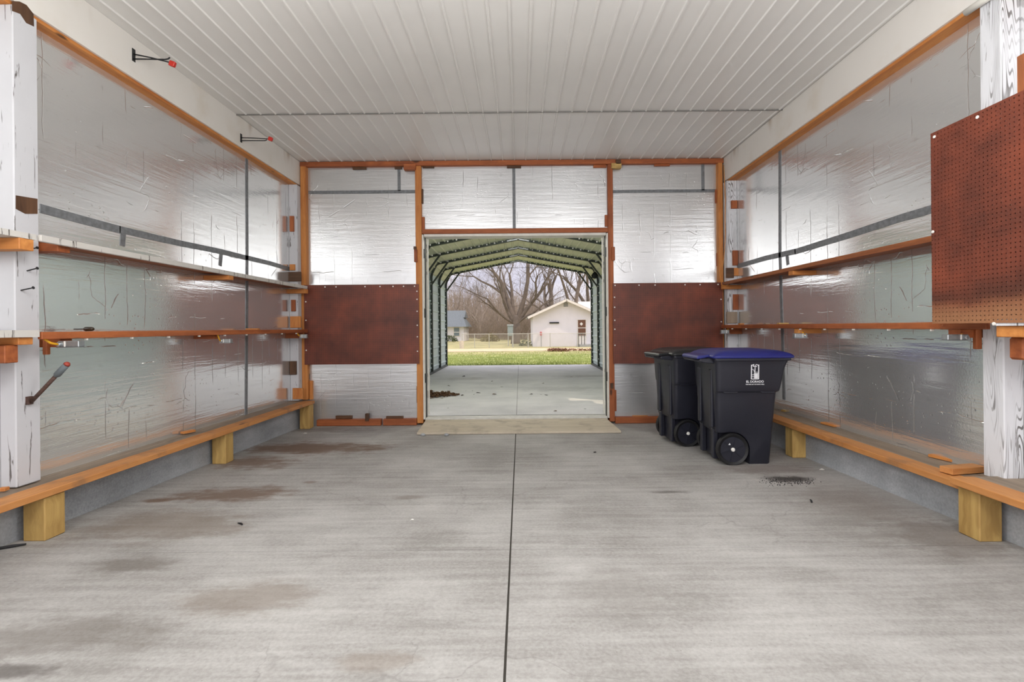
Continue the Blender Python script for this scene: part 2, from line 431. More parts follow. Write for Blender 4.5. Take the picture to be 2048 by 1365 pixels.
# concrete stem walls
def stem(name, xa, xb):
    m = MB(); m.hexa([(xa,Y0,-.3),(xb,Y0,-.3),(xb,7.15,-.3),(xa,7.15,-.3),(xa,Y0,.198),(xb,Y0,.198),(xb,7.15,.152),(xa,7.15,.152)])
    return struct(m.build(name, STEM, world=True))
stem('wall_left_base', XL+.001, -3.085); stem('wall_right_base', 2.83, XR-.001)

# ------------------------------------------------------------------ framing of the back wall
def fbox(px0, py0, px1, py1, Y, depth):          # upright block whose front face at distance Y fills that outline
    a = onY(px0, (py0+py1)/2, Y); b = onY(px1, (py0+py1)/2, Y); t = onY((px0+px1)/2, py0, Y); c = onY((px0+px1)/2, py1, Y)
    return Bx(a.x, Y, c.z, b.x, Y+depth, t.z)
def timber(name, mb, m, label, cat, group=None, bevel=.004):
    return tag(mb.build(name, m, bevel=bevel), label, cat, group)
Ztp = 3.505
timber('top_plate', Bx(-3.10, Yb-.02, Ztp, 2.905, Yf+.02, ZC-.003), W['redx'], 'long red-brown timber plate under the ceiling across the back wall', 'timber')
timber('corner_stud', Bx(-3.09, Yb-.03, .20, -3.012, Yf+.02, Ztp), W['orangez'], 'orange timber stud in the back left corner, beside the white post', 'stud')
timber('corner_stud', Bx(2.822, Yb-.03, -.08, 2.885, Yf+.02, Ztp), W['orangez'], 'orange timber stud in the back right corner, followed by a cable', 'stud')
timber('door_stud', Bx(-1.470, Yb-.01, -.15, DX0, Yf+.13, Ztp), W['orangez'], 'orange timber stud along the left side of the doorway', 'stud')
timber('door_stud', Bx(DX1, Yb-.01, -.15, 1.335, Yf+.1, Ztp), W['redz'], 'reddish timber stud along the right side of the doorway', 'stud')
timber('door_header', Bx(DX0+.001, Yb-.012, DZ+.01, DX1-.001, Yf+.1, 2.605), W['redx'], 'reddish timber header above the doorway', 'timber')
def plate(x0, x1, label):
    m = MB(); m.box(x0, Yb-.03, zf(7.1)+.004, x1, Yf+.02, -.085); return timber('bottom_plate', m, W['redx'], label, 'timber')
plate(-2.89, -1.98+.0, 'red timber bottom plate on the floor by the left bench end')
plate(-1.95, -1.473, 'short red timber bottom plate left of the doorway ramp')
plate(1.338, 2.80, 'red timber bottom plate running behind the black-lidded cart')
# small blocks and shims nailed to the framing
def chip(px0, py0, px1, py1, mk, label, Y=Yb-.045, depth=.03, name='wood_block', cat='wood block'):
    return timber(name, fbox(px0, py0, px1, py1, Y, depth), W[mk], label, cat, bevel=.002)
BY = Yf-.03
chip(705, 333, 732, 339, 'darkx', 'dark shim under the top plate, left of the taped seam', BY, .05)
chip(789, 332, 803, 338, 'darkx', 'dark shim where the short left vertical tape meets the top plate', BY, .05)
chip(807, 328, 831, 339, 'redx', 'red block under the top plate beside the left doorway stud', Yb-.05, .08)
chip(845, 331, 868, 336, 'darkx', 'dark shim under the top plate right of the left doorway stud', BY, .05)
chip(1014, 331, 1042, 336, 'darkx', 'dark shim at the top of the center tape strip', BY, .05)
chip(1187, 329, 1213, 335, 'redx', 'brown shim under the top plate left of the right doorway stud', BY, .05)
chip(1223, 326, 1243, 336, 'yellowx', 'pale splintered block under the top plate by the black knot', Yb-.05, .08)
chip(1232, 319, 1242, 328, 'darkx', 'small black lump on the top plate right of the doorway stud', Yb-.05, .03)
chip(1309, 326, 1340, 332, 'redx', 'orange shim under the top plate above the right foil panel', BY, .05)
chip(841, 378, 846, 407, 'darkz', 'dark slim block on the right side of the left doorway stud', BY, .05)
chip(843, 434, 849, 459, 'redz', 'red block where the left stud meets the door header', BY, .05)
chip(1210, 430, 1216, 453, 'redz', 'red block where the right stud meets the door header', BY, .05)
chip(1223, 368, 1226, 396, 'darkz', 'dark slim block on the right side of the right doorway stud', BY, .05)
chip(827, 493, 832, 499, 'darkz', 'black block on top of the reddish catch on the left doorway stud', Yb-.05, .06)
chip(828, 499, 834, 524, 'redz', 'reddish catch block on the left doorway stud beside the big foil', Yb-.045, .06)
chip(1224, 494, 1230, 521, 'redz', 'reddish catch block on the right doorway stud above the pegboard', Yb-.045, .06)
chip(833, 773, 838, 806, 'brownz', 'brown block low on the left doorway stud beneath the pegboard', BY, .05)
chip(1227, 781, 1233, 823, 'redz', 'orange block low on the right doorway stud beneath the pegboard', BY, .05)
chip(1221, 767, 1227, 778, 'darkz', 'small black latch plate low on the right doorway stud', Yb-.03, .03, 'latch_plate', 'latch')
chip(671, 832, 704, 838, 'darkx', 'dark shim on the left bottom plate', BY, .05)
chip(730, 828, 737, 843, 'darkz', 'dark twisted bracket between the two left bottom plates', Yb-.05, .05, 'bracket', 'bracket')
chip(772, 833, 806, 838, 'darkx', 'dark shim on the bottom plate near the doorway ramp', BY, .05)
chip(1265, 832, 1296, 836, 'orangex', 'orange shim on the right bottom plate beneath the foil', BY, .05)
chip(1322, 829, 1329, 842, 'darkz', 'dark bracket on the right bottom plate near the rear cart', Yb-.05, .05, 'bracket', 'bracket')
chip(1431, 379, 1437, 406, 'redz', 'red block high on the back right corner stud facing the foil', BY, .05)
chip(1434, 506, 1440, 532, 'redz', 'red block on the back right corner stud just above the pegboard', BY, .05)
chip(619, 762, 625, 800, 'orangez', 'orange strip low beside the back left corner stud above the bench', BY, .05)

# tape on the foil
def tape_b(px0, py0, px1, py1, depth=.006):
    a = fbox(px0, py0, px1, py1, Yf-depth, depth*.8)
    return a.build('tape_strip', TAPE, wall_b)
tape_b(617, 381, 832, 387.5); tape_b(795, 335, 801, 382); tape_b(1025, 334, 1031, 457); tape_b(1225, 379.5, 1433, 385.5); tape_b(1403, 329, 1409, 381)
def tape_s(wall, X, pts, wd):
    s = 1 if X < 0 else -1
    p = [onX(x, y, X) for x, y in pts]
    m = MB()
    for a, b in zip(p, p[1:]): m.beam(a+Vector((s*.002,0,0)), b+Vector((s*.002,0,0)), .006, wd, up=(0,0,1) if abs((b-a).z) < abs((b-a).y) else (0,1,0))
    return m.build('tape_strip', TAPE, wall)
tape_s(wall_l, XL, [(80, 417), (160, 439), (240, 460)], .06); tape_s(wall_l, XL, [(238, 459), (360, 487), (440, 503), (492, 516)], .055)
tape_s(wall_l, XL, [(490, 515), (540, 527), (580, 539)], .055)
tape_s(wall_l, XL, [(493, 318), (494, 500), (492, 830)], .05)
tape_s(wall_l, XL, [(246, 468), (244, 492)], .05); tape_s(wall_l, XL, [(442, 509), (440, 532)], .05)
tape_s(wall_r, XR, [(1560, 300), (1560, 510), (1566, 700), (1568, 800)], .05)
tape_s(wall_r, XR, [(1475, 533), (1530, 517), (1592, 503)], .06); tape_s(wall_r, XR, [(1590, 504), (1700, 470), (1800, 437), (1900, 408)], .06)
tape_s(wall_r, XR, [(1574, 511), (1576, 530)], .05)

# ------------------------------------------------------------------ white posts and ledger beams
def post(label, x0, y0, x1, y1, z0, z1, m): return timber('timber_post', Bx(x0, y0, z0, x1, y1, z1), m, label, 'post', bevel=.006)
pl = post('flaking white timber post at the left edge, with two bare brown patches', XL, 3.07, BL, 3.23, .24, ZB-.013, PAINT)
pr = post('white timber post with raised dark grain at the right edge, behind the pegboard', BR_, 3.01, XR, 3.15, .24, ZB-.013, PAINTG)
post('white flaking timber post in the back left corner between the shelves', XL, 6.95, BL+.015, Yb-.032, .205, ZB-.013, PAINT)
post('white flaking timber post in the back right corner between the shelves', 2.89, 6.95, XR, Yb-.032, .205, ZB-.013, PAINTG)
# bare patches where braces were cut away
def patch(parent, X, outline, label=None):
    pts = [onX(x, y, X) for x, y in outline]
    m = MB(); n = len(pts); d = Vector((.004, 0, 0))
    m.add(pts+[p+d for p in pts], [tuple(range(n)), tuple(n+i for i in reversed(range(n)))]+[(i, n+i, n+(i+1)%n, (i+1)%n) for i in range(n)])
    o = m.build('bare_wood_patch', W['darkz'], parent)
    o['label'] = 'bare dark brown wood patch'
    return o
patch(pl, BL-.001, [(24, 2), (38, 3), (52, 10), (66, 28), (67, 53), (52, 46), (40, 28), (24, 22)])
patch(pl, BL-.001, [(31, 391), (74, 398), (74, 428), (50, 428), (31, 418)])
def ledger(name, xa, xi, label):       # xa: wall side, xi: room side
    s = 1 if xi > xa else -1
    t = thing(name, ((xa+xi)/2, 2.6, ZB), label, 'beam')
    Bx(xa, Y0+.3, ZB-.012, xi-s*.02, Yb-.001, ZC-.002).build('timber_core', W['orangey'], t)['label'] = 'orange timber seen from below'
    Bx(xi-s*.019, Y0+.3, ZB+.012, xi, Yb-.001, ZC-.002).build('face_board', WHITE, t)['label'] = 'white painted face'
    return t
ledger('ledger_beam', XL, BL, 'white-faced timber beam with two wall hooks, under the ceiling along the left wall')
ledger('ledger_beam', XR, BR_, 'white-faced timber beam with orange underside along the right wall')

# ------------------------------------------------------------------ shelves
def shelf(label, xw, xf, ya, yb, z, th, body, lip=None, name='wall_shelf'):
    s = 1 if xf > xw else -1
    t = thing(name, ((xw+xf)/2, (ya+yb)/2, z-th), label, 'shelf')
    Bx(xw, ya, z-.02, xf-s*.03, yb, z).build('plank', body, t, bevel=.003)
    Bx(xf-s*.029, ya-.165, z-th, xf, yb, z+.001).build('front_edge', lip or body, t, bevel=.003)
    return t
SXL, SXR = -2.94, 2.79
zu, zm = 1.795, 1.197
t = shelf('upper left shelf with chipped white front edge, running to the back corner', XL, SXL, 3.24, 6.93, zu, .04, W['browny'], PAINTD)
t = shelf('middle left shelf of red-brown timber carrying a screwdriver', XL, SXL, 3.24, 6.93, zm, .045, W['redy'])
Bx(XL, 1.5, zu-.035, SXL-.02, 3.065, zu).build('shelf_board', PAINTD); tag(bpy.context.scene.objects['shelf_board'], 'short white board at the left edge, nearest end of upper shelf line', 'shelf')
o = Bx(XL, 1.5, zm-.03, SXL+.0, 3.06, zm+.012).build('shelf_board', PAINTD); tag(o, 'short chipped white board at the left edge, nearest end of middle shelf line', 'shelf')
t = shelf('upper right brown shelf ending behind the big near pegboard', XR, SXR, 3.16, 6.93, zu, .04, W['browny'])
t = shelf('middle right shelf of red-brown timber above the carts', XR, SXR, 3.16, 6.93, zm+.01, .045, W['redy'])
o = Bx(2.62, 1.5, zm-.012, XR, 2.757, zm+.028).build('shelf_board', PAINTG); tag(o, 'white painted board end beneath the near right pegboard', 'shelf')
# shelf cleats: small blocks under the shelves, on the posts and on the foil
def sblock(px0, py0, px1, py1, X, th, mk, label, name='wood_block', cat='wood block'):     # block on a side wall; X = its room-side face
    s = -1 if X < 0 else 1
    ym = (py0+py1)/2; a = onX(px0, ym, X); b = onX(px1, ym, X); zt = onX((px0+px1)/2, py0, X).z; zb = onX((px0+px1)/2, py1, X).z
    return timber(name, Bx(X, a.y, zb, X+s*th, b.y, zt), W[mk], label, cat, bevel=.002)
def under(px0, px1, zt, zb, xw, xf, mk, label, name='shelf_cleat'):
    a = onX(px0, 600, xf); b = onX(px1, 600, xf)
    return timber(name, Bx(xw, min(a.y, b.y), zb, xf, max(a.y, b.y), zt), W[mk], label, 'wood cleat', bevel=.003)
def cleat(px, Yd, zt, zb, xw, xf, mk, label):
    return timber('shelf_cleat', Bx(xw, Yd, zb, xf, Yd+.09, zt), W[mk], label, 'wood cleat', bevel=.003)
cleat(0, 3.24, zu-.021, zu-.075, XL, SXL-.05, 'redx', 'cleat under the near end of the upper left shelf, against the white post')
cleat(0, 5.06, zu-.041, zu-.085, XL, SXL-.005, 'orangex', 'cleat under the middle of the upper left shelf')
cleat(0, 6.86, zu-.041, zu-.10, XL, SXL-.0, 'orangex', 'cleat under the far end of the upper left shelf')
cleat(0, 2.96, zu-.036, zu-.105, XL, SXL-.02, 'orangex', 'orange cleat at the left edge under the upper white board')
cleat(0, 3.26, zm-.046, zm-.10, XL, SXL-.06, 'redx', 'cleat under the near end of the middle left shelf above the outlet box')
cleat(0, 4.9, zm-.046, zm-.085, XL, SXL-.06, 'redx', 'cleat under the middle left shelf beside the second outlet box')
cleat(0, 6.82, zm-.046, zm-.12, XL, SXL-.06, 'redx', 'cleat under the far end of the middle left shelf')
cleat(0, 2.95, zm-.031, zm-.075, XL, SXL-.02, 'orangex', 'orange cleat at the left edge under the middle white board')
timber('cleat_block', Bx(XL, 2.90, zm-.18, SXL-.05, 2.98, zm-.076), W['redx'], 'dark red block at the left edge beneath the orange cleat', 'wood block')
cleat(0, 5.10, zu-.041, zu-.085, XR, SXR+.0, 'orangex', 'cleat under the middle of the upper right shelf')
cleat(0, 6.84, zu-.041, zu-.095, XR, SXR+.0, 'orangex', 'cleat under the far end of the upper right shelf')
cleat(0, 5.02, zm-.036, zm-.085, XR, SXR+.01, 'orangex', 'cleat under the middle right shelf, beside an outlet box')
cleat(0, 6.82, zm-.036, zm-.115, XR, SXR+.05, 'redx', 'cleat under the far end of the middle right shelf')
cleat(0, 3.17, zm-.036, zm-.09, XR, SXR-.0, 'redx', 'cleat under the near end of the middle right shelf above an outlet box')
timber('shelf_cleat', Bx(2.64, 2.60, zm-.075, XR, 2.775, zm-.013), W['orangex'], 'orange cleat under the white board end at the right edge', 'wood cleat')
timber('cleat_block', Bx(2.72, 2.70, zm-.20, XR, 2.79, zm-.076), W['redx'], 'rounded dark red block at the right edge under the orange cleat', 'wood block', bevel=.012)
timber('wood_block', fbox(84, 673, 93, 710, 3.232, .03), W['redz'], 'short upright red block beside the left post under the shelf', 'wood block')
timber('wood_block', fbox(1953, 659, 1965, 699, 3.152, .03), W['redz'], 'short upright red block beside the right post under the pegboard', 'wood block')
# blocks on the back corner posts
PY = 6.95
def pc(x0, y0, x1, y1, mk, label, Y=PY-.03, d=.03): chip(x0, y0, x1, y1, mk, label, Y, d)
pc(579, 432, 587, 463, 'redz', 'topmost orange block on the back left white post')
pc(579, 529, 589, 541, 'orangez', 'small orange block just over the upper shelf on the back left post')
pc(575, 544, 601, 563, 'darkx', 'dark brown block on the upper shelf at the back left corner')
pc(582, 600, 590, 623, 'redz', 'red block on the back left post between the two shelves')
pc(580, 633, 601, 656, 'orangez', 'squarish orange block on the middle shelf at the back left post')
pc(579, 723, 592, 750, 'darkz', 'dark brown block on the back left post below the middle shelf')
pc(585, 777, 605, 799, 'orangez', 'orange block at the foot of the back left post above the bench')
pc(1463, 401, 1475, 417, 'redz', 'topmost orange block on the back right white post')
pc(1466, 501, 1476, 531, 'redz', 'tall orange block on the back right post above the upper shelf')
pc(1453, 536, 1468, 556, 'darkx', 'black block on the upper shelf at the back right corner')
pc(1468, 536, 1480, 552, 'orangez', 'small orange block beside the black one at the back right corner')
pc(1467, 589, 1477, 620, 'redz', 'orange block on the back right post between the two shelves')
pc(1454, 624, 1475, 647, 'greyz', 'grey weathered block on the middle shelf at the back right post')

# ------------------------------------------------------------------ benches
def bench(name, label, xw, xf, ya, yb, za, zb, legs, mk='bench'):
    t = thing(name, ((xw+xf)/2, (ya+yb)/2, zf((ya+yb)/2)), label, 'bench')
    th = .042; s = 1 if xf > xw else -1
    xm = xf - s*.15
    for a, b in ((xw+s*.002, xm-s*.004), (xm, xf)):
        m = MB(); m.hexa([(a,ya,za-th),(b,ya,za-th),(b,yb,zb-th),(a,yb,zb-th),(a,ya,za),(b,ya,za),(b,yb,zb),(a,yb,zb)])
        m.build('plank', W[mk+'y'] if a == xm or b == xf else W['greyy'], t, bevel=.003)
    for i, (y, x_, wd) in enumerate(legs):
        zt = za+(zb-za)*(y+wd-ya)/(yb-ya)-th-.002; x2 = x_ - s*.135
        Bx(x_, y, zf(y+wd/2)+.0, x2, y+wd, zt).build('leg', W['yellowz'], t, bevel=.006)
    return t
bench('low_bench', 'long low timber bench along the left wall, on three post legs', XL, -2.885, 1.6, 7.0, .245, .20, [(3.04, -2.90, .14), (4.93, -2.915, .14), (6.86, -2.90, .14)])
bench('low_bench', 'long low timber bench along the right wall, behind the carts', XR, 2.68, 3.02, 6.95, .222, .20, [(4.97, 2.70, .14), (6.7, 2.70, .14)])
bench('low_bench', 'near end of a low timber bench lapping over the right one, at the right edge', XR, 2.62, 1.7, 3.06, .262, .262, [(2.905, 2.66, .145)])
# scraps lying on the benches
def scrap(px0, py0, px1, py1, z, wd, ht, mk, label, name='wood_scrap'):
    a, b = onZ(px0, py0, z), onZ(px1, py1, z); a.z += ht/2+.002; b.z += ht/2+.002
    return timber(name, MB().beam(a, b, wd, ht), W[mk], label, 'wood scrap', bevel=.002)
scrap(364, 869, 388, 864, .228, .05, .02, 'orangey', 'orange wood scrap lying on the left bench mid-length')
scrap(573, 803, 590, 797, .203, .05, .02, 'browny', 'brown scrap on the left bench near the back corner')
scrap(2, 985, 12, 981, .24, .04, .02, 'orangey', 'orange scrap on the left bench at the picture edge')
scrap(1645, 848, 1672, 855, .213, .05, .018, 'orangey', 'pinkish wood scrap on the right bench beyond the cart')
scrap(1861, 914, 1912, 926, .220, .05, .02, 'orangey', 'long tapered wood scrap on the right bench near the white post')
scrap(1566, 824, 1582, 821, .208, .05, .018, 'yellowy', 'pale wood scrap on the right bench just past the cart')
scrap(1892, 948, 1958, 943, .224, .085, .04, 'bench'+'x', 'short cut plank on the right bench against the white post')
def shelf_scrap(px, Y, z, ln, wd, ht, mk, label):
    x = R(px, 650)[0]*Y
    timber('wood_scrap', Bx(x-ln/2, Y, z+.001, x+ln/2, Y+wd, z+ht), W[mk], label, 'wood scrap', bevel=.002)
shelf_scrap(1484, 6.55, zm+.011, .06, .05, .018, 'orangex', 'small wood scrap on the middle right shelf near the back')
shelf_scrap(1568, 5.5, zm+.011, .11, .05, .015, 'yellowx', 'pale wood scrap on the middle right shelf by the tape')
shelf_scrap(1536, 5.8, zm+.011, .05, .05, .014, 'greyx', 'grey scrap on the middle right shelf left of the tape')
shelf_scrap(503, 5.7, zm+.001, .14, .05, .016, 'orangex', 'small wood scrap on the middle left shelf by the tape')

# ------------------------------------------------------------------ pegboards
def pegboard(label, mk, a, b, screws, m):       # a, b: opposite corners
    cx = (a.x+b.x)/2; cy = (a.y+b.y)/2
    t = thing('pegboard', (cx, cy, min(a.z, b.z)), label, 'pegboard')
    Bx(*a, *b).build('panel', m, t)
    for p, ax in screws:
        MB().lathe([(.001, -.003), (.009, -.002), (.010, .004)], p, ax, 10).build('screw', SCREW, t)
    return t
def pegback(label, px0, py0, px1, py1, xs, ys_l, ys_r):
    Y = Yb-.048
    a = onY(px0, (py0+py1)/2, Y); b = onY(px1, (py0+py1)/2, Y); zt = onY((px0+px1)/2, py0, Y).z; zb = onY((px0+px1)/2, py1, Y).z
    sc = [(Vector((onY(x, py0, Y).x, Y-.002, zt-.03)), 'y') for x in xs]
    for x, ys in ((a.x+.025, ys_l), (b.x-.025, ys_r)): sc += [(Vector((x, Y-.002, onY((px0+px1)/2, y, Y).z)), 'y') for y in ys]
    return pegboard(label, 'x', Vector((a.x, Y, zb)), Vector((b.x, Y+.006, zt)), sc, PEGX)
pegback('brown pegboard on the back wall left of the doorway', 608.5, 569.5, 838, 729, (650, 672, 730, 760, 786, 807, 829), (602+1, 640, 700), (584, 600, 624, 652, 675, 704))
pegback('brown pegboard on the back wall right of the doorway, above the carts', 1226, 566, 1446, 727, (1230, 1278, 1310, 1370, 1400, 1436), (594, 614, 640, 658, 690), (600, 645))
PX = 2.615
A = onX(1861, 268, PX); Bp = onX(2060, 655, PX); zb_ = 1.200
pegboard('large brown pegboard with scorched bottom edge at the right, in front of the white post', 'y', Vector((PX, Bp.y-.4, zb_)), Vector((PX+.006, A.y, A.z)),
         [(onX(1869, 268+2, PX)+Vector((-.002, 0, -.012)), 'x'), (onX(1955, 231, PX)+Vector((-.002,0,-.01)), 'x'), (onX(1866, 464, PX)+Vector((-.002,0,0)), 'x'), (onX(1988, 648, PX)+Vector((-.002,0,0)), 'x')], PEGY)
timber('wood_strip', Bx(PX+.008, 2.55, 1.29, PX+.05, 2.63, 2.60), W['brownz'], 'brown upright strip standing behind the top of the near right pegboard', 'wood strip')
timber('spacer_block', Bx(PX+.008, 2.40, 1.235, SXR+.1, 2.50, 1.28), W['redx'], 'spacer block between the near right pegboard and the shelf', 'wood block')

# ------------------------------------------------------------------ electrical boxes and cable
def outlet_box(px0, py0, px1, py1, Y, label, conn_right):
    a = onY(px0, py1, Y); b = onY(px1, py0, Y)
    t = thing('outlet_box', ((a.x+b.x)/2, Y+.02, a.z), label, 'electrical box', 'outlet boxes under the middle shelves')
    Bx(a.x, Y, a.z+.004, b.x, Y+.05, b.z).build('body', STEEL, t, bevel=.004)
    e = (b.x-a.x)*.06
    Bx(a.x-e, Y-.004, a.z, b.x+e, Y+.055, a.z+.004).build('cover_plate', STEEL, t)
    mx = a.x+(b.x-a.x)*(.35 if not conn_right else .62)
    Bx(mx-.004, Y-.003, a.z+.006, mx+.004, Y-.0003, b.z-.002).build('mounting_strap', SCREW, t)
    cx = b.x-.02 if conn_right else a.x+.012
    MB().lathe([(.010, -.014), (.014, -.012), (.014, -.002), (.009, -.0005)], (cx, Y, (a.z+b.z)/2), 'y', 10).build('cable_clamp', STEEL, t)
    return Vector((cx, Y-.01, (a.z+b.z)/2))
OB = []
OB.append((outlet_box(115, 682, 157, 696, 3.2, 'steel outlet box at the near end of the left shelf, above the slanting bar', False), SXL, 3.2))
OB.append((outlet_box(440, 678, 460, 687, 4.99, 'steel outlet box under the middle of the left shelf', False), SXL, 5.0))
OB.append((outlet_box(599, 669, 613, 677, 6.75, 'small steel outlet box at the far end of the left shelf', False), SXL, 6.75))
OB.append((outlet_box(1443, 660, 1459, 668, 6.75, 'small steel outlet box at the far end of the right shelf', True), SXR, 6.75))
OB.append((outlet_box(1590, 667, 1615, 677, 5.0, 'steel outlet box under the middle of the right shelf, above the blue cart', True), SXR, 5.0))
OB.append((outlet_box(1896, 669, 1938, 682, 3.11, 'steel outlet box under the near right pegboard', True), SXR, 3.2))
def cable(label, pts, boxes, r=.006, mt=YCAB, name='electrical_cable'):
    t = thing(name, pts[0], label, 'cable')
    MB().tube(pts, r, 6).build('run', mt, t, smooth=True)
    for c, top in boxes:
        MB().tube([c, (c+top)/2+Vector((0, 0, -.012)), top], r*1.3, 6).build('drop', mt, t, smooth=True)
    return t
def run(x, z, y0, y1, n=12):
    random.seed(int(z*1000)); return [Vector((x, y0+(y1-y0)*i/n, z+random.uniform(-.006, .004))) for i in range(n+1)]
lt = cable('yellow cable stapled along the underside of the middle left shelf', run(SXL-.042, zm-.031, 3.27, 6.85), [(c, Vector((SXL-.038, Y-.08, zm-.036))) for c, X, Y in OB[:3]])
rt = cable('yellow cable stapled along the underside of the middle right shelf', run(SXR+.042, zm-.021, 3.27, 6.85), [(c, Vector((SXR+.038, Y+.05, zm-.026))) for c, X, Y in OB[3:]])
for t, x, z in ((lt, SXL-.016, zm-.044), (rt, SXR+.016, zm-.034)):
    for i in range(9):
        y = 3.4+i*.4; Bx(x-.009, y, z-.014, x+.009, y+.012, z).build('staple', SCREW, t)
cable('orange-yellow cable hanging down the back right corner stud to the upper shelf', [onY(px, py, 6.93) for px, py in ((1447, 330), (1449, 365), (1451, 400), (1450, 440), (1451, 470), (1449, 500), (1446, 530), (1442, 550), (1441, 560))]+[onY(px, py, 6.78) for px, py in ((1444, 571), (1451, 573), (1459, 569), (1461, 564))], [], .005, OCAB)

# ------------------------------------------------------------------ hooks, bar, nails, screwdriver, tube
def hook(label, plate, p1, p2, tip, tipdir):
    b = onX(plate[0], plate[1], BL); 
    t = thing('wall_hook', b, label, 'hook', 'tool hooks on the left beam')
    h = onX(plate[0], plate[2], BL).z; h2 = onX(plate[0], plate[3], BL).z
    Bx(BL, b.y-.016, h2, BL+.004, b.y+.016, h).build('back_plate', DARKM, t)
    for q in (p1, p2):
        MB().tube([Vector((BL+.004, b.y, onX(plate[0], q[0][1], BL).z))]+[onY(x, y, b.y) for x, y in q[1:]], .0055, 8).build('prong', BLACK, t, smooth=True)
    c = onY(tip[0], tip[1], b.y)
    MB().beam(c-Vector((.022, 0, -.004)), c+Vector((.022, 0, -.012)), .03, .042).build('rubber_tip', REDP, t, bevel=.005)
    return t
hook('black prong tool hook with red tip on the left white beam, nearer of the two', (267, 111, 98, 123), [(267, 108.5), (300, 115), (340, 125)], [(267, 118), (330, 119), (336, 118), (340, 115)], (345, 127), 0)
hook('black prong tool hook with red tip on the left beam, nearer the back wall', (482, 277, 268, 285), [(482, 275.5), (510, 276.5), (537, 278)], [(482, 281.5), (530, 281.5), (534, 280)], (541, 277.5), 0)
b0 = onX(61, 806, BL+.012); b1 = onY(136, 727, b0.y-.05); 
t = thing('lever_bar', b0, 'rusty bar with grey red-ended grip slanting out of the left white post', 'lever bar')
d = b1-b0
MB().tube([b0, b0+d*.72], .012, 10).build('bar', RUST, t, smooth=True)
MB().tube([b0+d*.68, b0+d*.72, b0+d*.97], [.013, .020, .018], 10).build('grip', plain('grey_grip', lin(96, 104, 108), .6), t, smooth=True)
MB().tube([b0+d*.97, b0+d*1.0], [.0185, .013], 10).build('end_cap', plain('dull_red', lin(150, 58, 44), .6), t, smooth=True)
Bx(BL, b0.y-.02, b0.z-.01, BL+.02, b0.y+.012, b0.z+.04).build('bracket', RUST, t)
for (x0, y0, x1, y1), lb in (((53, 500, 74, 496), 'top nail of three sticking out of the left white post'), ((54, 542, 74, 537), 'middle nail of three sticking out of the left white post'), ((42, 581, 66, 576), 'lowest nail of three, under the others on the left white post')):
    a = onX(x0, y0, BL); b = onY(x1, y1, a.y)
    t = thing('nail', a, lb, 'nail', 'nails in the left post')
    MB().tube([a, b], .004, 8).build('shank', BLACK, t); MB().tube([b, b+(b-a).normalized()*.004], .009, 10).build('head', BLACK, t)
sp = onZ(150, 657, zm); sy = 3.55
t = thing('screwdriver', (-2.98, sy, zm), 'dark screwdriver lying on the middle left shelf', 'screwdriver')
a = onY(148, 656, sy); b = onY(168, 654, sy); c = onY(187, 652.5, sy)
for p in (a, b, c): p.z = zm+.018
MB().tube([a, b], .004, 8).build('shaft', DARKM, t)
MB().tube([b, b*.8+c*.2, b*.2+c*.8, c], [.009, .016, .015, .010], 10).build('handle', plain('amber_dark_handle', lin(48, 34, 18), .4, 0, .5, 50), t, smooth=True)
a, b = onX(1932, 25, 2.88), onX(2010, -28, 2.88)
tag(MB().tube([a, b], .022, 12).build('white_tube', TRIMW, smooth=True), 'white tube under the right beam at the top right corner', 'tube')
del a, b

# ------------------------------------------------------------------ doorway, ramp
d1 = bpy.data.objects.new('door_1', None); C.objects.link(d1); d1.location = ((DX0+DX1)/2, Yf, -.1); struct(d1)
for s, x in ((1, DX0), (-1, DX1)):
    Bx(x+s*.001, Yb+.0, -.1, x+s*.022, 7.34, DZ).build('jamb', TRIMW, d1, bevel=.003)
    Bx(x+s*.022, Yb+.10, -.1, x+s*.034, Yb+.125, DZ-.03).build('weatherstrip', BLACK, d1)
    Bx(x+s*.034, 7.31, -.07, x+s*.052, 7.345, DZ-.03).build('door_edge', TRIMW, d1)
    for z in (.42, 1.35, 2.2): 
        Bx(x+s*.0225, Yb+.03, z, x+s*.030, Yb+.075, z+.13).build('hinge', DARKM, d1)
Bx(DX0+.027, Yb+.02, DZ-.026, DX1-.027, 7.33, DZ+.008).build('head_jamb', TRIMW, d1)
Bx(DX0+.027, Yb+.0, zf(7.1)+.0, DX1-.027, 7.33, -.085).build('sill', plain('white_sill', lin(214, 212, 206), .5), d1, bevel=.004)
Bx(DX0+.027, 7.33, -.2, DX1-.027, 7.38, -.092).build('threshold', STEEL, d1)
rp = MB(); f0, f1 = onF(833, 869), onF(1241, 868)
yr = 6.36; th = .028; z0 = zf(yr)+.002
rp.hexa([(-1.325, yr, z0), (1.275, yr, z0), (DX1-.05, Yb-.013, -.10-th), (DX0+.04, Yb-.013, -.10-th), (-1.325, yr, z0+th), (1.275, yr, z0+th), (DX1-.05, Yb-.013, -.10), (DX0+.04, Yb-.013, -.10)])
tag(rp.build('ramp_board', wood('worn_plywood', lin(184, 172, 152), lin(210, 198, 178), 'x', False, .7, .5, .35), bevel=.003), 'worn plywood ramp board sloping up to the doorway sill', 'ramp')
for px, lb in ((846, 'loose stone at the left front corner of the ramp board'), (893, 'small stone by the front edge of the ramp board')):
    p = onF(px, 872); tag(MB().lathe([(.006, 0), (.03, .004), (.034, .014), (.02, .026), (.004, .03)], p, 'z', 8).build('stone', STEM, smooth=True), lb, 'stone')

